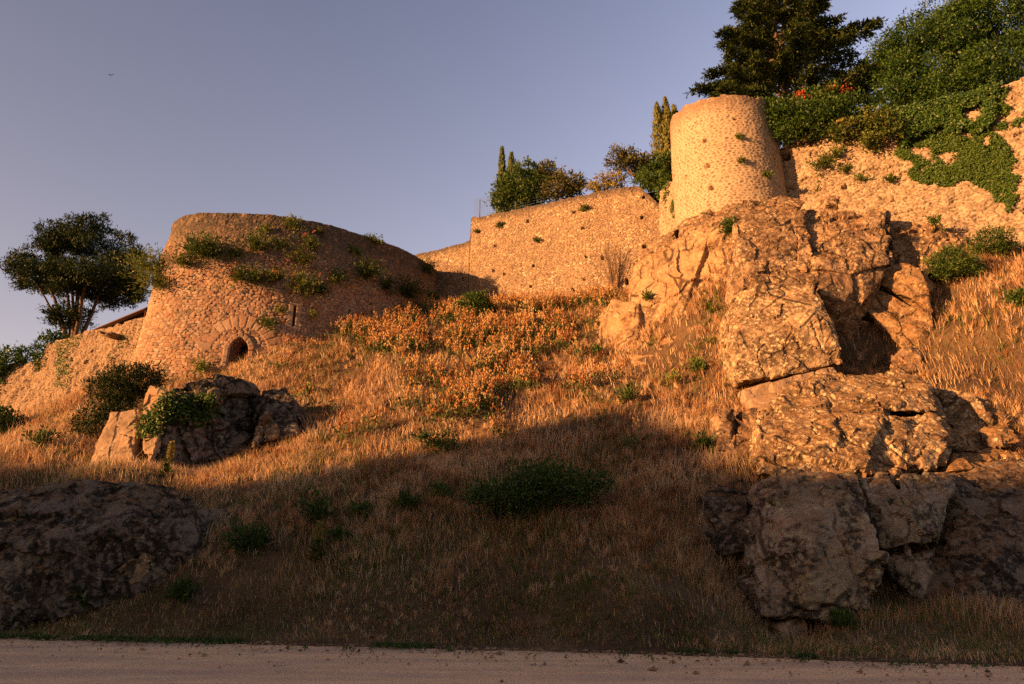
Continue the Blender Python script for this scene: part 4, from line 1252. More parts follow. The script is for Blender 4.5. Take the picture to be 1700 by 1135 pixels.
# ------------------------------------------------------------------ bushes and trees
def crown(lv, blobs, n, leaf, clump, up=.3, tint=.5, tvar=.2, aspect=.5, fill=.25, droop=0, seed=None, lumps=0):
    """blobs: (centre xyz, radii xyz). leaves gathered in clumps near the surface of the blobs"""
    if lumps:
        nb_ = []
        for c, r in blobs:
            nb_.append((np.array(c), np.array(r) * .8))
            for k in range(lumps):
                d = rdir(1)[0]
                d[2] = d[2] * .8 + .1
                nb_.append((np.array(c) + d * np.array(r) * .82, np.array(r) * rng.uniform(.24, .5)))
        blobs = nb_
    vol = np.array([(r[0] * r[1] + r[0] * r[2] + r[1] * r[2]) for c, r in blobs])
    for (c, r), v in zip(blobs, vol):
        m = max(20, int(n * v / vol.sum()))
        per = 26
        nc = max(4, m // per)
        d = rdir(nc)
        rad = np.where(rng.random(nc) < fill, rng.uniform(.2, .8, nc), rng.uniform(.78, 1.08, nc))
        cc = np.array(c) + d * np.array(r) * rad[:, None]
        cs = clump * rng.uniform(.6, 1.4, nc)
        ct = tint + rng.normal(size=nc) * tvar * .7
        ci = np.repeat(np.arange(nc), per)
        o = rng.normal(size=(nc * per, 3)) * np.array([.55, .55, .38]) * cs[ci][:, None]
        L = cc[ci] + o
        out = d[ci] * .8 + rdir(nc * per) * .9 + np.array([0, 0, up - droop])
        lv.add(L, out, rdir(nc * per) * .8 + np.array([0, 0, .8]), leaf * rng.uniform(.6, 1.35, nc * per), leaf * aspect * rng.uniform(.7, 1.3, nc * per), np.clip(ct[ci] + rng.normal(size=nc * per) * tvar * .6, 0, 1))

def pxblob(px, py, t, rx, ry, rd=None):
    s = t / F
    return (P(px, py, t), (rx * s, (rd if rd else rx) * s, ry * s))

def bush(name, label, cat, mat, blobs, n, leaf, clump, base=None, stem=True, group=None, **kw):
    bl = [pxblob(*b) for b in blobs]
    lo_ = min(c[2] - r[2] for c, r in bl)
    c0 = np.mean([c for c, r in bl], 0)
    b0 = np.array([c0[0], c0[1], lo_]) if base is None else np.array(base)
    root = empty(name, b0)
    tag(root, label, cat, group)
    lv = Leaves()
    crown(lv, bl, n, leaf, clump, **kw)
    link('foliage', lv.mesh('foliage'), M[mat], root)
    if stem:
        b = Bars()
        for c, r in bl:
            mid = (b0 + c) / 2 + rng.normal(size=3) * .08
            b.tube([b0 - np.array([0, 0, .15]), mid, c], [.05 + .02 * r[0], .035 + .015 * r[0], .012], 5)
        link('stem', b.mesh('stem', True), M['bark'], root)
    return root

# --- trees behind the walls
def left_tree():
    t = 54
    blobs = [(120, 410, 52, 40), (70, 432, 44, 34), (175, 415, 46, 40), (130, 385, 34, 28), (208, 452, 32, 38), (150, 452, 60, 22), (48, 452, 32, 18), (180, 480, 34, 18), (215, 480, 22, 18), (95, 458, 36, 16), (160, 372, 20, 16), (222, 470, 20, 26), (185, 462, 40, 22), (120, 455, 40, 16), (40, 445, 24, 14), (75, 475, 20, 9), (215, 430, 24, 22), (92, 400, 28, 22), (60, 472, 34, 14), (155, 487, 34, 12), (197, 492, 32, 15), (226, 486, 16, 20), (100, 478, 26, 10), (128, 474, 36, 13), (165, 500, 26, 10)]
    bl = [pxblob(a, b, t + rng.uniform(-2.5, 2.5), rx, ry, rx) for a, b, rx, ry in blobs]
    base = P(128, 560, t); base[2] = 16.9
    root = empty('conifer_tree', base)
    tag(root, 'broad dark conifer with several bare trunks at the left of the bastion', 'tree')
    lv = Leaves()
    crown(lv, bl, 62000, .26, .34, up=.25, tint=.45, tvar=.28, aspect=.3, fill=.2, lumps=6)
    link('crown', lv.mesh('crown'), M['yew'], root)
    b = Bars()
    for tx, ty, dt in ((120, 455, 0), (105, 440, 1), (150, 440, -1), (70, 450, 0), (180, 460, 1), (135, 420, .5)):
        e = P(tx, ty, t + dt)
        m1 = base * .55 + e * .45 + np.array([0, 0, .5])
        m1[0] = base[0] * .7 + e[0] * .3
        s_ = np.linspace(0, 1, 7)[:, None]
        ln = base * (1 - s_) ** 2 + 2 * m1 * s_ * (1 - s_) + e * s_ ** 2 + rng.normal(size=(7, 3)) * .16 * (s_ * (1.2 - s_))
        ln[0] = base + rng.normal(size=3) * .1
        b.tube(ln, np.linspace(.25, .05, 7), 7)
    link('trunk', b.mesh('trunk', True), M['bark'], root)
    lb = Leaves()
    crown(lb, [pxblob(118, 524, t, 34, 17), pxblob(100, 530, t, 16, 12)], 3000, .28, .4, tint=.4, tvar=.2, aspect=.32)
    link('lower_growth', lb.mesh('lower'), M['yew'], root)
    dead = Bars()
    p0, p1 = P(92, 527, t - 1), P(57, 465, t - 1)
    dead.tube([p0, (p0 + p1) / 2 + np.array([0, 0, .1]), p1], [.09, .07, .03], 5)
    link('bare_limb', dead.mesh('limb', True), M['bark'], root)
left_tree()

def cedar():
    t = 52
    base = P(1310, 190, t); base[2] = 26.3
    root = empty('cedar_tree', base)
    tag(root, 'large cedar with layered drooping branches behind the round tower', 'tree')
    Ht = 20.2
    b = Bars()
    lv = Leaves()
    b.tube([base, base + np.array([.2, 0, 6]), base + np.array([-.1, 0, 12]), base + np.array([0, 0, Ht])], [.55, .42, .25, .05], 9)
    nb = 112
    for i in range(nb):
        f = (i + rng.random()) / nb
        zc = 5.0 + f * (Ht - 5.0)
        env = 8.3 * (1 - max(0, f - .15)) ** .72 if f > .15 else 8.0
        env = max(.7, env) * rng.uniform(.72, 1.08)
        a = i * 2.399963 + rng.normal() * .3
        dr = np.array([math.cos(a), math.sin(a), 0])
        rise = rng.uniform(.02, .18)
        K = 7
        s = np.linspace(0, 1, K)
        line = base + np.array([0, 0, zc]) + dr * (s * env)[:, None] + np.array([0, 0, 1]) * (rise * env * s * 1.3 - .16 * env * s ** 2.4)[:, None]
        line[1:] += rng.normal(size=(K - 1, 3)) * .08
        b.tube(line, np.linspace(.12, .02, K) * (.5 + .5 * env / 7), 5)
        perp = np.array([-dr[1], dr[0], 0])
        nt_ = int(15 + env * 9)
        for k in range(nt_):
            ss = rng.uniform(.22, 1.03) ** .8
            c = np.array([np.interp(ss, s, line[:, q]) for q in range(3)])
            w_ = (.45 + 1.5 * (1 - ss) * min(1, env / 5)) * rng.uniform(.4, 1)
            sd = rng.choice([-1, 1])
            dv = perp * sd * rng.uniform(.5, 1) + dr * rng.uniform(.4, 1.0)
            m = 15
            g = np.linspace(0, 1, m)
            cc = c + dv * (g * w_)[:, None] - np.array([0, 0, 1]) * (.42 * w_ * g ** 2)[:, None] + rng.normal(size=(m, 3)) * np.array([.14, .14, .04])
            lv.add(cc, dv * .8 + rdir(m) * .7 + np.array([0, 0, -.15]), rdir(m) * .5 + np.array([0, 0, 1]), rng.uniform(.22, .42, m), rng.uniform(.08, .15, m), np.clip(rng.normal(.48, .2, m) + .1 * rng.normal(), 0, 1))
    link('crown', lv.mesh('crown'), M['cedar'], root)
    link('trunk', b.mesh('trunk', True), M['bark'], root)
cedar()

def laurel():
    t = 46
    bl = [(1560, 90, 78, 62, 0), (1640, 60, 78, 62, 1), (1600, 40, 70, 46, 2), (1520, 130, 52, 46, -2), (1690, 110, 70, 70, 0), (1600, 140, 80, 56, -2.5), (1500, 70, 44, 40, 0), (1480, 100, 34, 34, 0), (1660, 20, 70, 44, 1), (1560, 50, 56, 40, 1), (1560, 170, 60, 40, -3.5), (1490, 118, 36, 30, -1), (1740, 40, 60, 60, 1), (1580, 20, 40, 24, 2.5), (1500, 160, 44, 36, -3.5), (1640, 130, 50, 50, -4)]
    B = [pxblob(a, b_, t + d, rx, ry, rx * .8) for a, b_, rx, ry, d in bl]
    base = P(1600, 200, t); base[2] = 26.3
    root = empty('laurel_tree', base)
    tag(root, 'huge dense dark green leafy tree above the rampart at upper right', 'tree')
    lv = Leaves()
    crown(lv, B, 110000, .18, .42, up=.1, tint=.45, tvar=.24, aspect=.5, fill=.12, lumps=8)
    link('crown', lv.mesh('crown'), M['laurel'], root)
    b = Bars()
    for c, r in B:
        b.tube([base, base * .5 + np.array(c) * .5, c], [.3, .16, .05], 6)
    link('trunk', b.mesh('trunk', True), M['bark'], root)
laurel()

def cypress(name, label, px, ptop, pbot, rpx, t, n, mat='cypress', many=False, zb=26.9, group=None):
    top, bot = P(px, ptop, t), P(px, pbot, t)
    base = np.array([bot[0], bot[1], zb])
    H = top[2] - base[2]
    R_ = rpx * t / F
    root = empty(name, base)
    tag(root, label, 'tree', group)
    lv = Leaves()
    spires = [(0, 0, 1.0)] if not many else [(-.45, 0, .93), (.1, .2, 1.0), (.5, -.1, .9), (0, -.45, .84), (-.2, .45, .9), (.3, .45, .87)]
    for ox, oy, hf in spires:
        m = n // len(spires)
        f = rng.random(m) ** .85
        prof = (np.clip(f / .18, .35, 1) ** .5) * (1 - f ** 2.4) ** .8
        rr = R_ * (1 if not many else .62) * prof * rng.uniform(.55, 1.05, m)
        a = rng.uniform(0, 2 * math.pi, m)
        rip = 1 + .18 * np.sin(a * 5 + f * 20)
        c = base + np.stack([ox * R_ + rr * rip * np.cos(a), oy * R_ + rr * rip * np.sin(a), f * H * hf], 1)
        d = np.stack([np.cos(a) * .5, np.sin(a) * .5, np.full(m, 1.2)], 1) + rdir(m) * .35
        lv.add(c, d, np.stack([np.cos(a), np.sin(a), a * 0 + .2], 1) + rdir(m) * .6, rng.uniform(.18, .34, m), rng.uniform(.07, .13, m), np.clip(rng.normal(.5, .22, m), 0, 1))
    link('crown', lv.mesh('crown'), M[mat], root)
    b = Bars(); b.tube([base, base + np.array([0, 0, H * .5]), base + np.array([0, 0, H * .93])], [.16, .1, .02], 6)
    link('trunk', b.mesh('trunk', True), M['bark'], root)
cypress('cypress_tree', 'taller of two slim cypresses above the curtain wall', 833, 224, 345, 8.5, 55, 5000, 'cedar', group='slim cypresses')
cypress('cypress_tree', 'shorter of two slim cypresses above the curtain wall', 849, 236, 345, 11, 54.5, 5000, 'cedar', group='slim cypresses')
cypress('cypress_tree', 'stout golden cypress of several spires left of the round tower', 1113, 126, 290, 30, 52, 14000, 'cypress', True)

bush('shrub', 'dense green shrub covering the foot of the slim cypresses', 'shrub', 'bush', [(850, 318, 53, 28, 26), (872, 300, 53.5, 26, 30), (890, 310, 53, 24, 30), (832, 335, 52.5, 14, 18), (868, 328, 52.5, 34, 20)], 9000, .24, .4, tint=.45, tvar=.25)
bush('small_tree', 'loose small tree with airy top right of the slim cypresses', 'tree', 'olive', [(905, 285, 53, 16, 16), (920, 300, 53, 16, 14), (895, 300, 53, 14, 16)], 1900, .24, .35, tint=.4, tvar=.25, fill=.5)
bush('shrub', 'rounded olive shrub at the right end of the wall top planting', 'shrub', 'olive', [(945, 303, 51.5, 24, 15), (925, 318, 51.3, 26, 14), (955, 312, 51.3, 14, 12)], 3600, .22, .35, tint=.32, tvar=.22)
bush('shrub', 'golden yellow shrub on the curtain wall', 'shrub', 'gold', [(1005, 306, 50, 24, 11), (1020, 300, 50, 18, 9), (985, 312, 50, 12, 8)], 2600, .16, .28, tint=.5, tvar=.25)
bush('small_tree', 'thin crowned olive coloured tree behind the golden shrub', 'tree', 'olive', [(1035, 268, 52, 26, 20), (1060, 276, 52, 24, 16), (1030, 252, 52, 14, 9), (1078, 282, 52, 18, 12), (1050, 262, 52, 18, 14)], 3400, .22, .36, tint=.4, tvar=.26, fill=.5)
bush('shrub', 'dark green bush under the golden cypress', 'shrub', 'bush', [(1100, 272, 51, 20, 16), (1085, 288, 50.5, 22, 14)], 2400, .2, .35, tint=.3, tvar=.2)
bush('ivy', 'bright green ivy hanging over the right end of the curtain wall', 'ivy', 'ivy', [(1095, 300, 48.5, 22, 12), (1105, 316, 47.5, 14, 18), (1075, 300, 49, 20, 10), (1112, 335, 46.5, 8, 22)], 4200, .17, .25, tint=.55, tvar=.22, stem=False)
bush('hedge', 'dark ivy hedge along the rampart top beside the round tower', 'hedge', 'ivy', [(1290, 195, 42.1, 26, 26), (1320, 200, 41.6, 34, 26), (1365, 195, 41.0, 40, 24), (1410, 188, 40.4, 34, 22), (1300, 222, 41.4, 20, 14), (1350, 212, 40.8, 34, 16), (1275, 180, 42.8, 18, 14)], 13000, .2, .38, tint=.32, tvar=.22)
bush('shrub', 'pale green creeper spilling over the middle of the rampart', 'creeper', 'wallplant', [(1430, 205, 39.4, 26, 16), (1400, 215, 39.7, 22, 12), (1460, 200, 39.0, 24, 20), (1480, 215, 38.6, 18, 14), (1445, 228, 38.8, 14, 10)], 4200, .18, .3, tint=.5, tvar=.25, stem=False)
rb = bush('flowering_shrub', 'shrub with scattered red flowers in front of the cedar', 'shrub', 'bush', [(1352, 165, 44.6, 24, 14), (1382, 162, 44.6, 22, 13)], 2600, .2, .3, tint=.5, tvar=.2)
lv = Leaves(); crown(lv, [pxblob(1352, 160, 44.4, 27, 16), pxblob(1384, 157, 44.4, 22, 14)], 330, .13, .3, aspect=.8, fill=.0)
tag(link('blossom', lv.mesh('blossom'), M['redflower'], rb), kind='stuff')

# --- ivy sheets on masonry
def ivy_on(wall, poly, name, label, mat, n, leaf, thr_=.0, seed=1, lift=.12, hang=True, cat='ivy'):
    wx_, wy_ = fbm(wall.front, .9, 4, seed + 70) * 16, fbm(wall.front, .9, 4, seed + 80) * 16
    m = inpoly(wall.px + wx_, wall.py + wy_, poly)
    idx = np.nonzero(m)[0]
    X = wall.front[idx]
    nz = fbm(X, .55, 3, seed) + .35 * fbm(X, 2.2, 2, seed + 5)
    idx = idx[nz > thr_]
    k = rng.choice(idx, n)
    c = wall.front[k] + wall.nrm[k] * rng.uniform(.02, lift, n)[:, None] + rng.normal(size=(n, 3)) * .05
    lv = Leaves()
    d = rdir(n) * .7 + np.array([0, 0, -.8 if hang else .4])
    lv.add(c, d, wall.nrm[k] + rdir(n) * .55, leaf * rng.uniform(.6, 1.4, n), leaf * .75 * rng.uniform(.7, 1.2, n), np.clip(rng.normal(.5, .2, n), 0, 1))
    o = link(name, lv.mesh(name), M[mat])
    tag(o, label, cat)
ivy_on(rampart, [(1500, 150), (1620, 150), (1660, 150), (1640, 220), (1600, 230), (1570, 212), (1540, 222), (1490, 225), (1440, 218), (1440, 180)], 'ivy', 'thick dark ivy curtain under the huge leafy tree', 'laurel', 20000, .14, -.6, 3, .5)
ivy_on(rampart, [(1508, 225), (1560, 215), (1610, 225), (1650, 190), (1664, 250), (1672, 290), (1690, 320), (1670, 342), (1640, 312), (1590, 308), (1540, 300), (1500, 265), (1490, 255)], 'ivy', 'large sheet of yellowish ivy on the face of the rampart', 'ivy', 26000, .105, -.7, 9, .14)
ivy_on(rampart, [(1640, 150), (1700, 130), (1720, 200), (1660, 220)], 'ivy', 'thin scattered ivy at the top right end of the rampart', 'ivy', 1500, .15, -.05, 12, .12)
ivy_on(but, [(1095, 300), (1135, 300), (1135, 345), (1120, 362), (1106, 340)], 'ivy', 'thin ivy trailing down the ochre buttress', 'ivy', 900, .14, -.05, 15, .1)
ivy_on(lowa, [(95, 560), (240, 515), (235, 600), (100, 650)], 'creeper', 'sparse green creepers dotted over the low wall', 'ivy', 1300, .13, .3, 22, .1, cat='creeper')

# --- plants rooted in the masonry
def wall_plant(p, nrm, r, label, mat='wallplant', flowers=0.0, name='wall_plant', n=None, group=None, tint=.5, cat='plant'):
    root = empty(name, p)
    tag(root, label, cat, group)
    lv = Leaves()
    r = r * (1.85 if group and 'bastion' in group else 1.3)
    n = n or int(110 + 400 * r * r)
    ns = max(5, int(n / 14))
    fl = []
    for i in range(ns):
        d = nrm * rng.uniform(.25, 1.0) + rng.normal(size=3) * .55 + np.array([0, 0, .75])
        d /= np.linalg.norm(d)
        L = r * rng.uniform(.6, 1.25)
        m = 14
        g = rng.uniform(.15, 1, m)
        c = p + d * (g * L)[:, None] + np.array([0, 0, -.25 * L]) * (g ** 2)[:, None] + rng.normal(size=(m, 3)) * .07 * r ** .3
        ct = tint + rng.normal() * .16
        lv.add(c, rdir(m) * .6 + d, rdir(m) + np.array([0, 0, .5]), .17 * rng.uniform(.7, 1.3, m), .065, np.clip(ct + rng.normal(size=m) * .12, 0, 1))
        if rng.random() < flowers:
            fl.append(p + d * L + rng.normal(size=3) * .05)
    link('foliage', lv.mesh('foliage'), M[mat], root)
    for q in fl:
        m = 11
        d = rdir(m) + np.array([0, 0, .5]); s_ = np.cross(d, rdir(m)) * .35
        V = np.concatenate([q[None], q + d * .08 + s_ * .12, q + d * .16, q + d * .08 - s_ * .12])
        k = np.arange(m)
        link('flower_head', np_mesh('flower_head', V, [np.stack([k * 0, 1 + k, 1 + m + k, 1 + 2 * m + k], 1)], False, {'tint': np.full(len(V), rng.random())}), M['pink'], root)
    return root
BP = [(257, 455, 1.25, 'tall yellowish plant sticking out from the left edge of the bastion', 0, .7), (266, 478, .9, 'lower yellow plant at the left edge of the bastion', 0, .75),
      (442, 389, .45, 'small yellowish plant just below the bastion rim', 0, .75), (487, 380, .6, 'spindly plant at the rim where the bastion turns into shade', 0, .6),
      (350, 432, 1.2, 'largest dark bush on the sunlit face of the bastion', .12, .25), (331, 424, .8, 'bushy clump at the left side of the largest bastion bush', .1, .4), (309, 440, .5, 'small clump left of the largest bastion bush', 0, .4),
      (391, 428, .55, 'thin clump right of the largest bastion bush', 0, .45), (430, 418, .85, 'wide clump with yellow tips high on the bastion', 0, .45), (465, 414, .55, 'yellow clump right of the wide high clump', 0, .7),
      (514, 412, .6, 'reddish clump high on the turning face of the bastion', .6, .55), (503, 437, .75, 'bright yellow clump below the reddish clump', 0, .8), (398, 466, .6, 'flowering clump at the left of the middle row on the bastion', .5, .35),
      (426, 470, .75, 'dark clump in the middle row on the bastion', .15, .3), (458, 466, .6, 'flowering clump in the middle row of the bastion', .4, .5), (500, 486, .9, 'tall yellow plant above the long arrow slit', .1, .75),
      (527, 488, .7, 'dark plant right of the long arrow slit top', 0, .25), (558, 470, .65, 'yellow green plant on the shaded bastion face', .2, .6), (604, 462, 1.0, 'wide dark green bush on the shaded bastion face', 0, .4),
      (620, 405, .45, 'small green plant under the sloping rim of the bastion', 0, .45), (585, 420, .35, 'reddish tuft on the shaded upper bastion face', 0, .6), (528, 387, .3, 'tiny dry tuft near the bastion rim', 0, .8),
      (671, 492, 1.0, 'large dark plant low at the right end of the bastion', 0, .2), (640, 482, .6, 'smaller dark plant left of the large low one', 0, .25), (706, 450, .7, 'dim plant at the far right end of the bastion', 0, .35),
      (445, 543, .5, 'dark clump up and to the right of the doorway', 0, .3), (465, 517, .3, 'yellow tuft between doorway and arrow slit', 0, .8), (520, 525, .25, 'little tuft right of the long arrow slit', 0, .7), (712, 503, .7, 'dark plant where bastion and curtain wall meet', 0, .2),
      (335, 620, .6, 'dry looking plant at the bastion foot above the black boulder', 0, .8)]
for px_, py_, r, lab, fl, ti in BP:
    p, nn = bastion.hit(px_, py_)
    wall_plant(p - nn * .05, nn, r, lab, flowers=fl * .25, tint=ti * .8, group='plants growing on the bastion')
for px_, py_, r, lab, ti in ((1368, 280, 1.0, 'largest green plant on the face of the rampart', .4), (1388, 261, .6, 'green plant just above the largest rampart plant', .45), (1447, 250, .6, 'plant below the creeper in the middle of the rampart', .5), (1430, 300, .4, 'small plant low on the middle rampart', .45), (1480, 302, .4, 'small plant low on the rampart near the ivy', .45), (1405, 284, .35, 'little tuft right of the largest rampart plant', .5), (1448, 238, .4, 'short plant right under the creeper', .55)):
    p, nn = rampart.hit(px_, py_)
    wall_plant(p - nn * .05, nn, r, lab, tint=ti, group='plants growing on the rampart')
for px_, py_, r, lab, ti in ((969, 351, .45, 'green tuft near the top of the curtain wall', .4), (891, 401, .35, 'green tuft in the middle of the curtain wall', .45), (830, 376, .3, 'dark tuft at the upper left of the curtain wall', .3), (792, 386, .25, 'tiny tuft below the step of the curtain wall', .5)):
    p, nn = curtain.hit(px_, py_)
    wall_plant(p - nn * .05, nn, r, lab, tint=ti, group='tufts on the curtain wall')
for px_, py_, r, lab in ((1230, 269, .28, 'tiny plant in a hole in the middle of the round tower'), (1271, 294, .35, 'small plant on the shaded side of the round tower'), (1229, 230, .25, 'tiny plant high on the round tower')):
    p, nn = tower.hit(px_, py_)
    wall_plant(p - nn * .03, nn, r, lab, tint=.5, group='tufts on the round tower')

allrock = np.concatenate(ROCKV)
rpx, rpy, rt = project(allrock)
def rock_hit(px, py):
    m = np.nonzero((np.abs(rpx - px) < 6) & (np.abs(rpy - py) < 6))[0]
    if len(m) == 0:
        return None
    return allrock[m[np.argmin(rt[m])]]
for px_, py_, r, lab, mat, ti in ((1186, 524, .85, 'bright green bush in the corner between cliff and great block', 'bush', .5), (1072, 493, .4, 'small green plant on the sunlit cliff', 'bush', .6), (1208, 378, .7, 'dark green plant in the crack at the top of the cliff', 'bush', .35), (1205, 392, .6, 'green plant lower in the crack at the top of the cliff', 'bush', .3),
                                  (1555, 372, .4, 'small weed on the rough outcrop below the rampart', 'bush', .5), (1180, 570, .4, 'weed at the foot of the cliff ledge', 'wallplant', .6)):
    p = rock_hit(px_, py_)
    if p is None:
        continue
    wall_plant(p, np.array([-.3, -.9, .2]), r, lab, mat=mat, tint=ti, n=int(200 + 400 * r * r))
# ivy on the black boulder
def ivy_rock(poly, label, n, mat, seed, tmax):
    m = inpoly(rpx, rpy, poly) & (rt < tmax)
    idx = np.nonzero(m)[0]
    cell = (np.round(rpx[idx] / 5) * 10000 + np.round(rpy[idx] / 5)).astype(int)
    order = np.lexsort((rt[idx], cell))
    idx, cell = idx[order], cell[order]
    first = np.unique(cell, return_index=True)[1]
    k = rng.choice(idx[first], n)
    c = allrock[k] + np.array([-.1, -.16, .02]) + rng.normal(size=(n, 3)) * .12
    lv = Leaves()
    lv.add(c, rdir(n) * .8 + np.array([0, 0, -.6]), rdir(n) * .6 + np.array([-.3, -.8, .2]), .13 * rng.uniform(.6, 1.3, n), .1, np.clip(rng.normal(.5, .22, n), 0, 1))
    tag(link('ivy', lv.mesh('ivy'), M[mat]), label, 'ivy')
ivy_rock([(283, 654), (300, 668), (285, 700), (268, 722), (238, 720), (240, 700), (262, 672)], 'sunlit yellow green ivy on the pale split block', 1100, 'ivy', 3, 30)
ivy_rock([(290, 662), (370, 655), (372, 690), (340, 700), (300, 695), (280, 700)], 'dark ivy hanging over the face of the black boulder', 1500, 'ivy', 4, 31)

# --- bushes and weeds on the slope
def gbush(name, label, cat, mat, spec, n, leaf, clump, **kw):
    px0, py0 = spec[0][0], max(s[1] + s[3] * .8 for s in spec)
    b, t = ground_hit(px0, py0)
    return bush(name, label, cat, mat, [(a, bb, t + d, rx, ry) for a, bb, d, rx, ry in spec], n, leaf, clump, base=b, **kw)
bush('conifer_shrub', 'spreading dark conifer shrub behind the pale split block', 'shrub', 'yew', [(215, 634, 31, 46, 22), (185, 652, 30.5, 34, 24), (242, 622, 31.3, 24, 15), (155, 700, 29.6, 28, 22), (132, 735, 29, 24, 22), (195, 672, 30.2, 28, 20), (150, 750, 28.6, 14, 14)], 15000, .15, .3, tint=.45, tvar=.25, aspect=.3)
gbush('shrub', 'dark round shrub in the shadow at the foot of the curtain wall', 'shrub', 'bush', [(788, 506, -1.5, 22, 17), (800, 512, -1.8, 14, 12)], 3200, .2, .3, tint=.35, tvar=.2)
gbush('shrub', 'feathery green shrub beside the rough outcrop on the right slope', 'shrub', 'bush', [(1582, 440, 0, 34, 24), (1560, 445, 0, 18, 20), (1605, 448, 0, 18, 18)], 5200, .17, .28, tint=.5, tvar=.25, aspect=.28)
gbush('shrub', 'feathery green shrub further up against the rampart', 'shrub', 'bush', [(1645, 402, 0, 28, 18), (1668, 410, 0, 16, 14)], 3400, .17, .28, tint=.4, tvar=.25, aspect=.28)
gbush('shrub', 'small green shrub at the right edge of the slope', 'shrub', 'bush', [(1692, 498, 0, 16, 14)], 1200, .16, .25, tint=.5, tvar=.25)
gbush('shrub', 'dark leafy shrub cut by the left edge of the picture', 'shrub', 'bush', [(2, 700, 0, 24, 18), (-20, 695, 0, 24, 22)], 2600, .2, .3, tint=.4, tvar=.22)
gbush('bramble', 'low dark bramble thicket in the shaded middle of the slope', 'bramble', 'ivy', [(830, 818, 0, 40, 17), (890, 806, 0, 50, 26), (940, 805, 0, 40, 26), (970, 815, 0, 24, 20), (900, 790, .6, 34, 20), (1000, 800, .3, 22, 12), (860, 838, 0, 40, 10), (800, 822, 0, 22, 10)], 9000, .11, .34, fill=.3, tint=.35, tvar=.22)
gbush('shrub', 'thin dark shrub on the edge of the shadow', 'shrub', 'bush', [(740, 738, 0, 18, 22), (712, 728, 0, 16, 12), (698, 722, 0, 10, 8)], 900, .13, .24, tint=.3, tvar=.2, fill=.6)
for px_, py_, r, lab, ti in ((522, 878, 1.0, 'dark feathery shrub on the lower left slope', .15), (405, 920, .9, 'dark low shrub right of the dark ledge', .15), (432, 915, .6, 'small dark weed beside the dark low shrub', .2), (1045, 668, .75, 'upright green weed near the end of the sunlit grass', .5), (1165, 750, .6, 'green weed left of the square grey rock', .45), (67, 745, .75, 'thin leafy sapling left of the dark conifer shrub', .3), (600, 860, .4, 'green rosette on the lower shaded slope', .4), (675, 848, .45, 'grey green thistle in the shaded grass', .4), (1230, 640, .6, 'dry weed beside the thin slabs', .8),
                             (560, 900, .3, 'small green weed low on the shaded slope', .4), (830, 865, .5, 'green weed under the bramble thicket', .5), (735, 830, .5, 'pale green tall weed left of the bramble', .7), (1400, 1045, .35, 'weeds under the overhanging block', .3), (150, 1010, .5, 'weeds at the foot of the big dark rock', .35), (300, 1000, .5, 'taller weeds right of the big dark rock', .4), (990, 590, .5, 'green weed at the left foot of the cliff', .5), (1120, 640, .6, 'dry shrubby weed under the cliff ledge', .8), (1160, 620, .6, 'leafy weed under the cliff ledge', .6), (510, 655, .5, 'flowering weed on the cracked rock rib', .8), (60, 590, .1, 'weed', .4)):
    if lab == 'weed':
        continue
    p, t = ground_hit(px_, py_)
    wall_plant(p, np.array([0, -.2, .9]), r, lab, name='weed', mat='bush' if ti < .75 else 'wallplant', tint=ti, n=int(160 + 300 * r))
# bushes on the ruined wall
bush('shrub', 'dark leafy bush on top of the ruined wall at far left', 'shrub', 'laurel', [(18, 610, 51, 26, 30), (45, 598, 51.5, 20, 20), (5, 640, 50.5, 18, 24), (-20, 610, 51, 24, 34)], 4200, .24, .4, tint=.6, tvar=.25)
bush('shrub', 'dark green bush over the corner of the low wall', 'shrub', 'laurel', [(82, 580, 50.2, 20, 24), (95, 562, 50.6, 14, 12), (80, 605, 49.5, 12, 16)], 2600, .22, .35, tint=.45, tvar=.2)

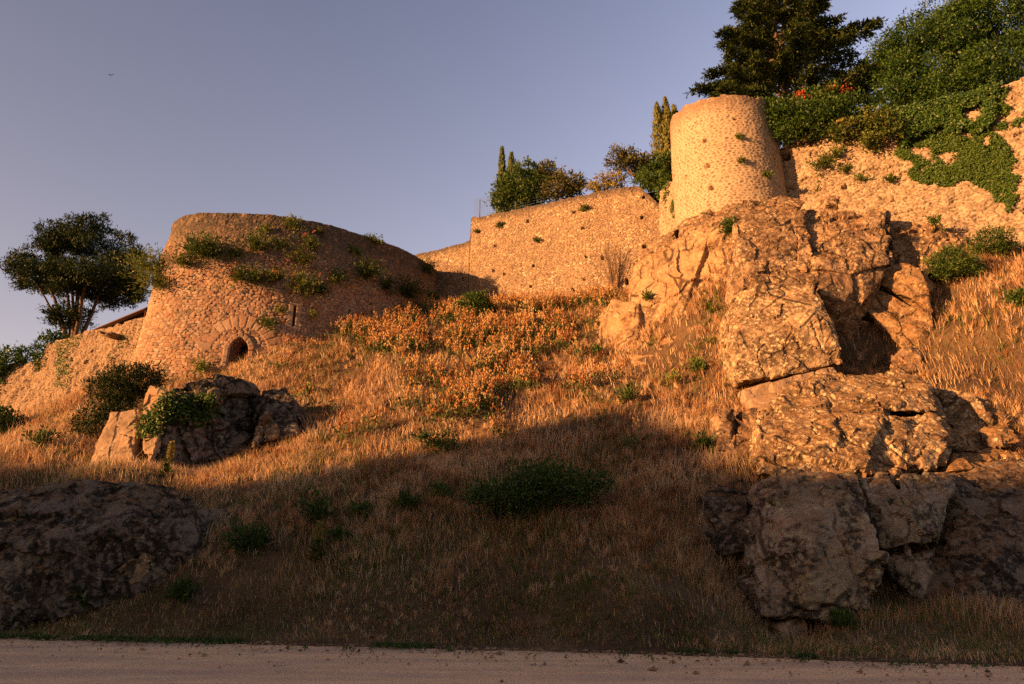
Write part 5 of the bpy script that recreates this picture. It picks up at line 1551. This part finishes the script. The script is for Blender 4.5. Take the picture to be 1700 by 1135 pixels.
def mullein(px, py, h, label):
    p, t = ground_hit(px, py)
    root = empty('mullein', p)
    tag(root, label, 'plant', 'mulleins on the slope')
    b = Bars(); b.tube([p, p + np.array([.02, 0, h * .6]), p + np.array([.04, 0, h])], [.02, .016, .01], 5)
    link('stem', b.mesh('stem', True), M['bark'], root)
    lv = Leaves()
    for f in np.linspace(.02, .5, 9):
        m = 5
        a = rng.uniform(0, 6.28, m)
        d = np.stack([np.cos(a), np.sin(a), np.full(m, .45)], 1)
        lv.add(p + np.array([0, 0, f * h]) + d * .02, d, np.stack([-np.cos(a) * .4, -np.sin(a) * .4, a * 0 + 1], 1), .34 * (1.15 - f), .11, rng.uniform(.3, .7, m))
    link('leaves', lv.mesh('leaves'), M['bush'], root)
    ls = Leaves()
    m = 420
    f = rng.uniform(.52, 1.02, m)
    a = rng.uniform(0, 6.28, m)
    rad = .11 * h / 1.2 * (1.15 - (np.abs(f - .72) / .34) ** 2 * .8)
    c = p + np.stack([rad * np.cos(a) * .7 + .03, rad * np.sin(a) * .7, f * h], 1)
    ls.add(c, np.stack([np.cos(a), np.sin(a), a * 0 + 1], 1), rdir(m), .07, .05, rng.random(m))
    link('flower_spike', ls.mesh('spike'), M['mullein'], root)
mullein(275, 793, 1.25, 'mullein with a fat yellow flower spike before the black boulder')
mullein(524, 934, 1.05, 'slender green mullein in the shade of the lower slope')

# bare bush against the curtain wall
p, nn = curtain.hit(1020, 478)
b = Bars()
p = p + nn * .3
for i in range(26):
    d = np.array([rng.normal() * .3, rng.normal() * .12, 1.0]) + nn * .12
    L = rng.uniform(1.6, 3.4)
    m1 = p + d * L * .5 + rng.normal(size=3) * .06
    e = p + d * L + np.array([rng.normal() * .25, 0, 0])
    b.tube([p + rng.normal(size=3) * .06, m1, e], [.018, .012, .006], 4)
    for k in range(4):
        s = m1 + (e - m1) * rng.uniform(.0, .8)
        b.tube([s, s + np.array([rng.normal() * .25, rng.normal() * .1, rng.uniform(.2, .6)])], [.008, .004], 3)
tag(link('bare_shrub', b.mesh('twigs'), M['timber']), 'leafless bush of thin twigs against the curtain wall', 'shrub')

# a swift in the sky
c = P(183, 124, 60)
V = np.array([[0, 0, 0], [-.10, 0, .02], [-.45, .05, .14], [-.2, .12, .06], [.10, 0, .02], [.45, .05, .14], [.2, .12, .06], [0, -.2, -.02], [0, .28, 0], [0, 0, -.07], [0, 0, .06]]) * .75 + c
tag(link('bird', np_mesh('bird', V, [np.array([[7, 1, 10], [7, 10, 4], [7, 9, 1], [7, 4, 9], [1, 8, 10], [4, 10, 8], [1, 9, 8], [4, 8, 9], [1, 2, 3], [4, 6, 5]])]), M['iron']), 'tiny dark bird flying in the sky at upper left', 'bird')
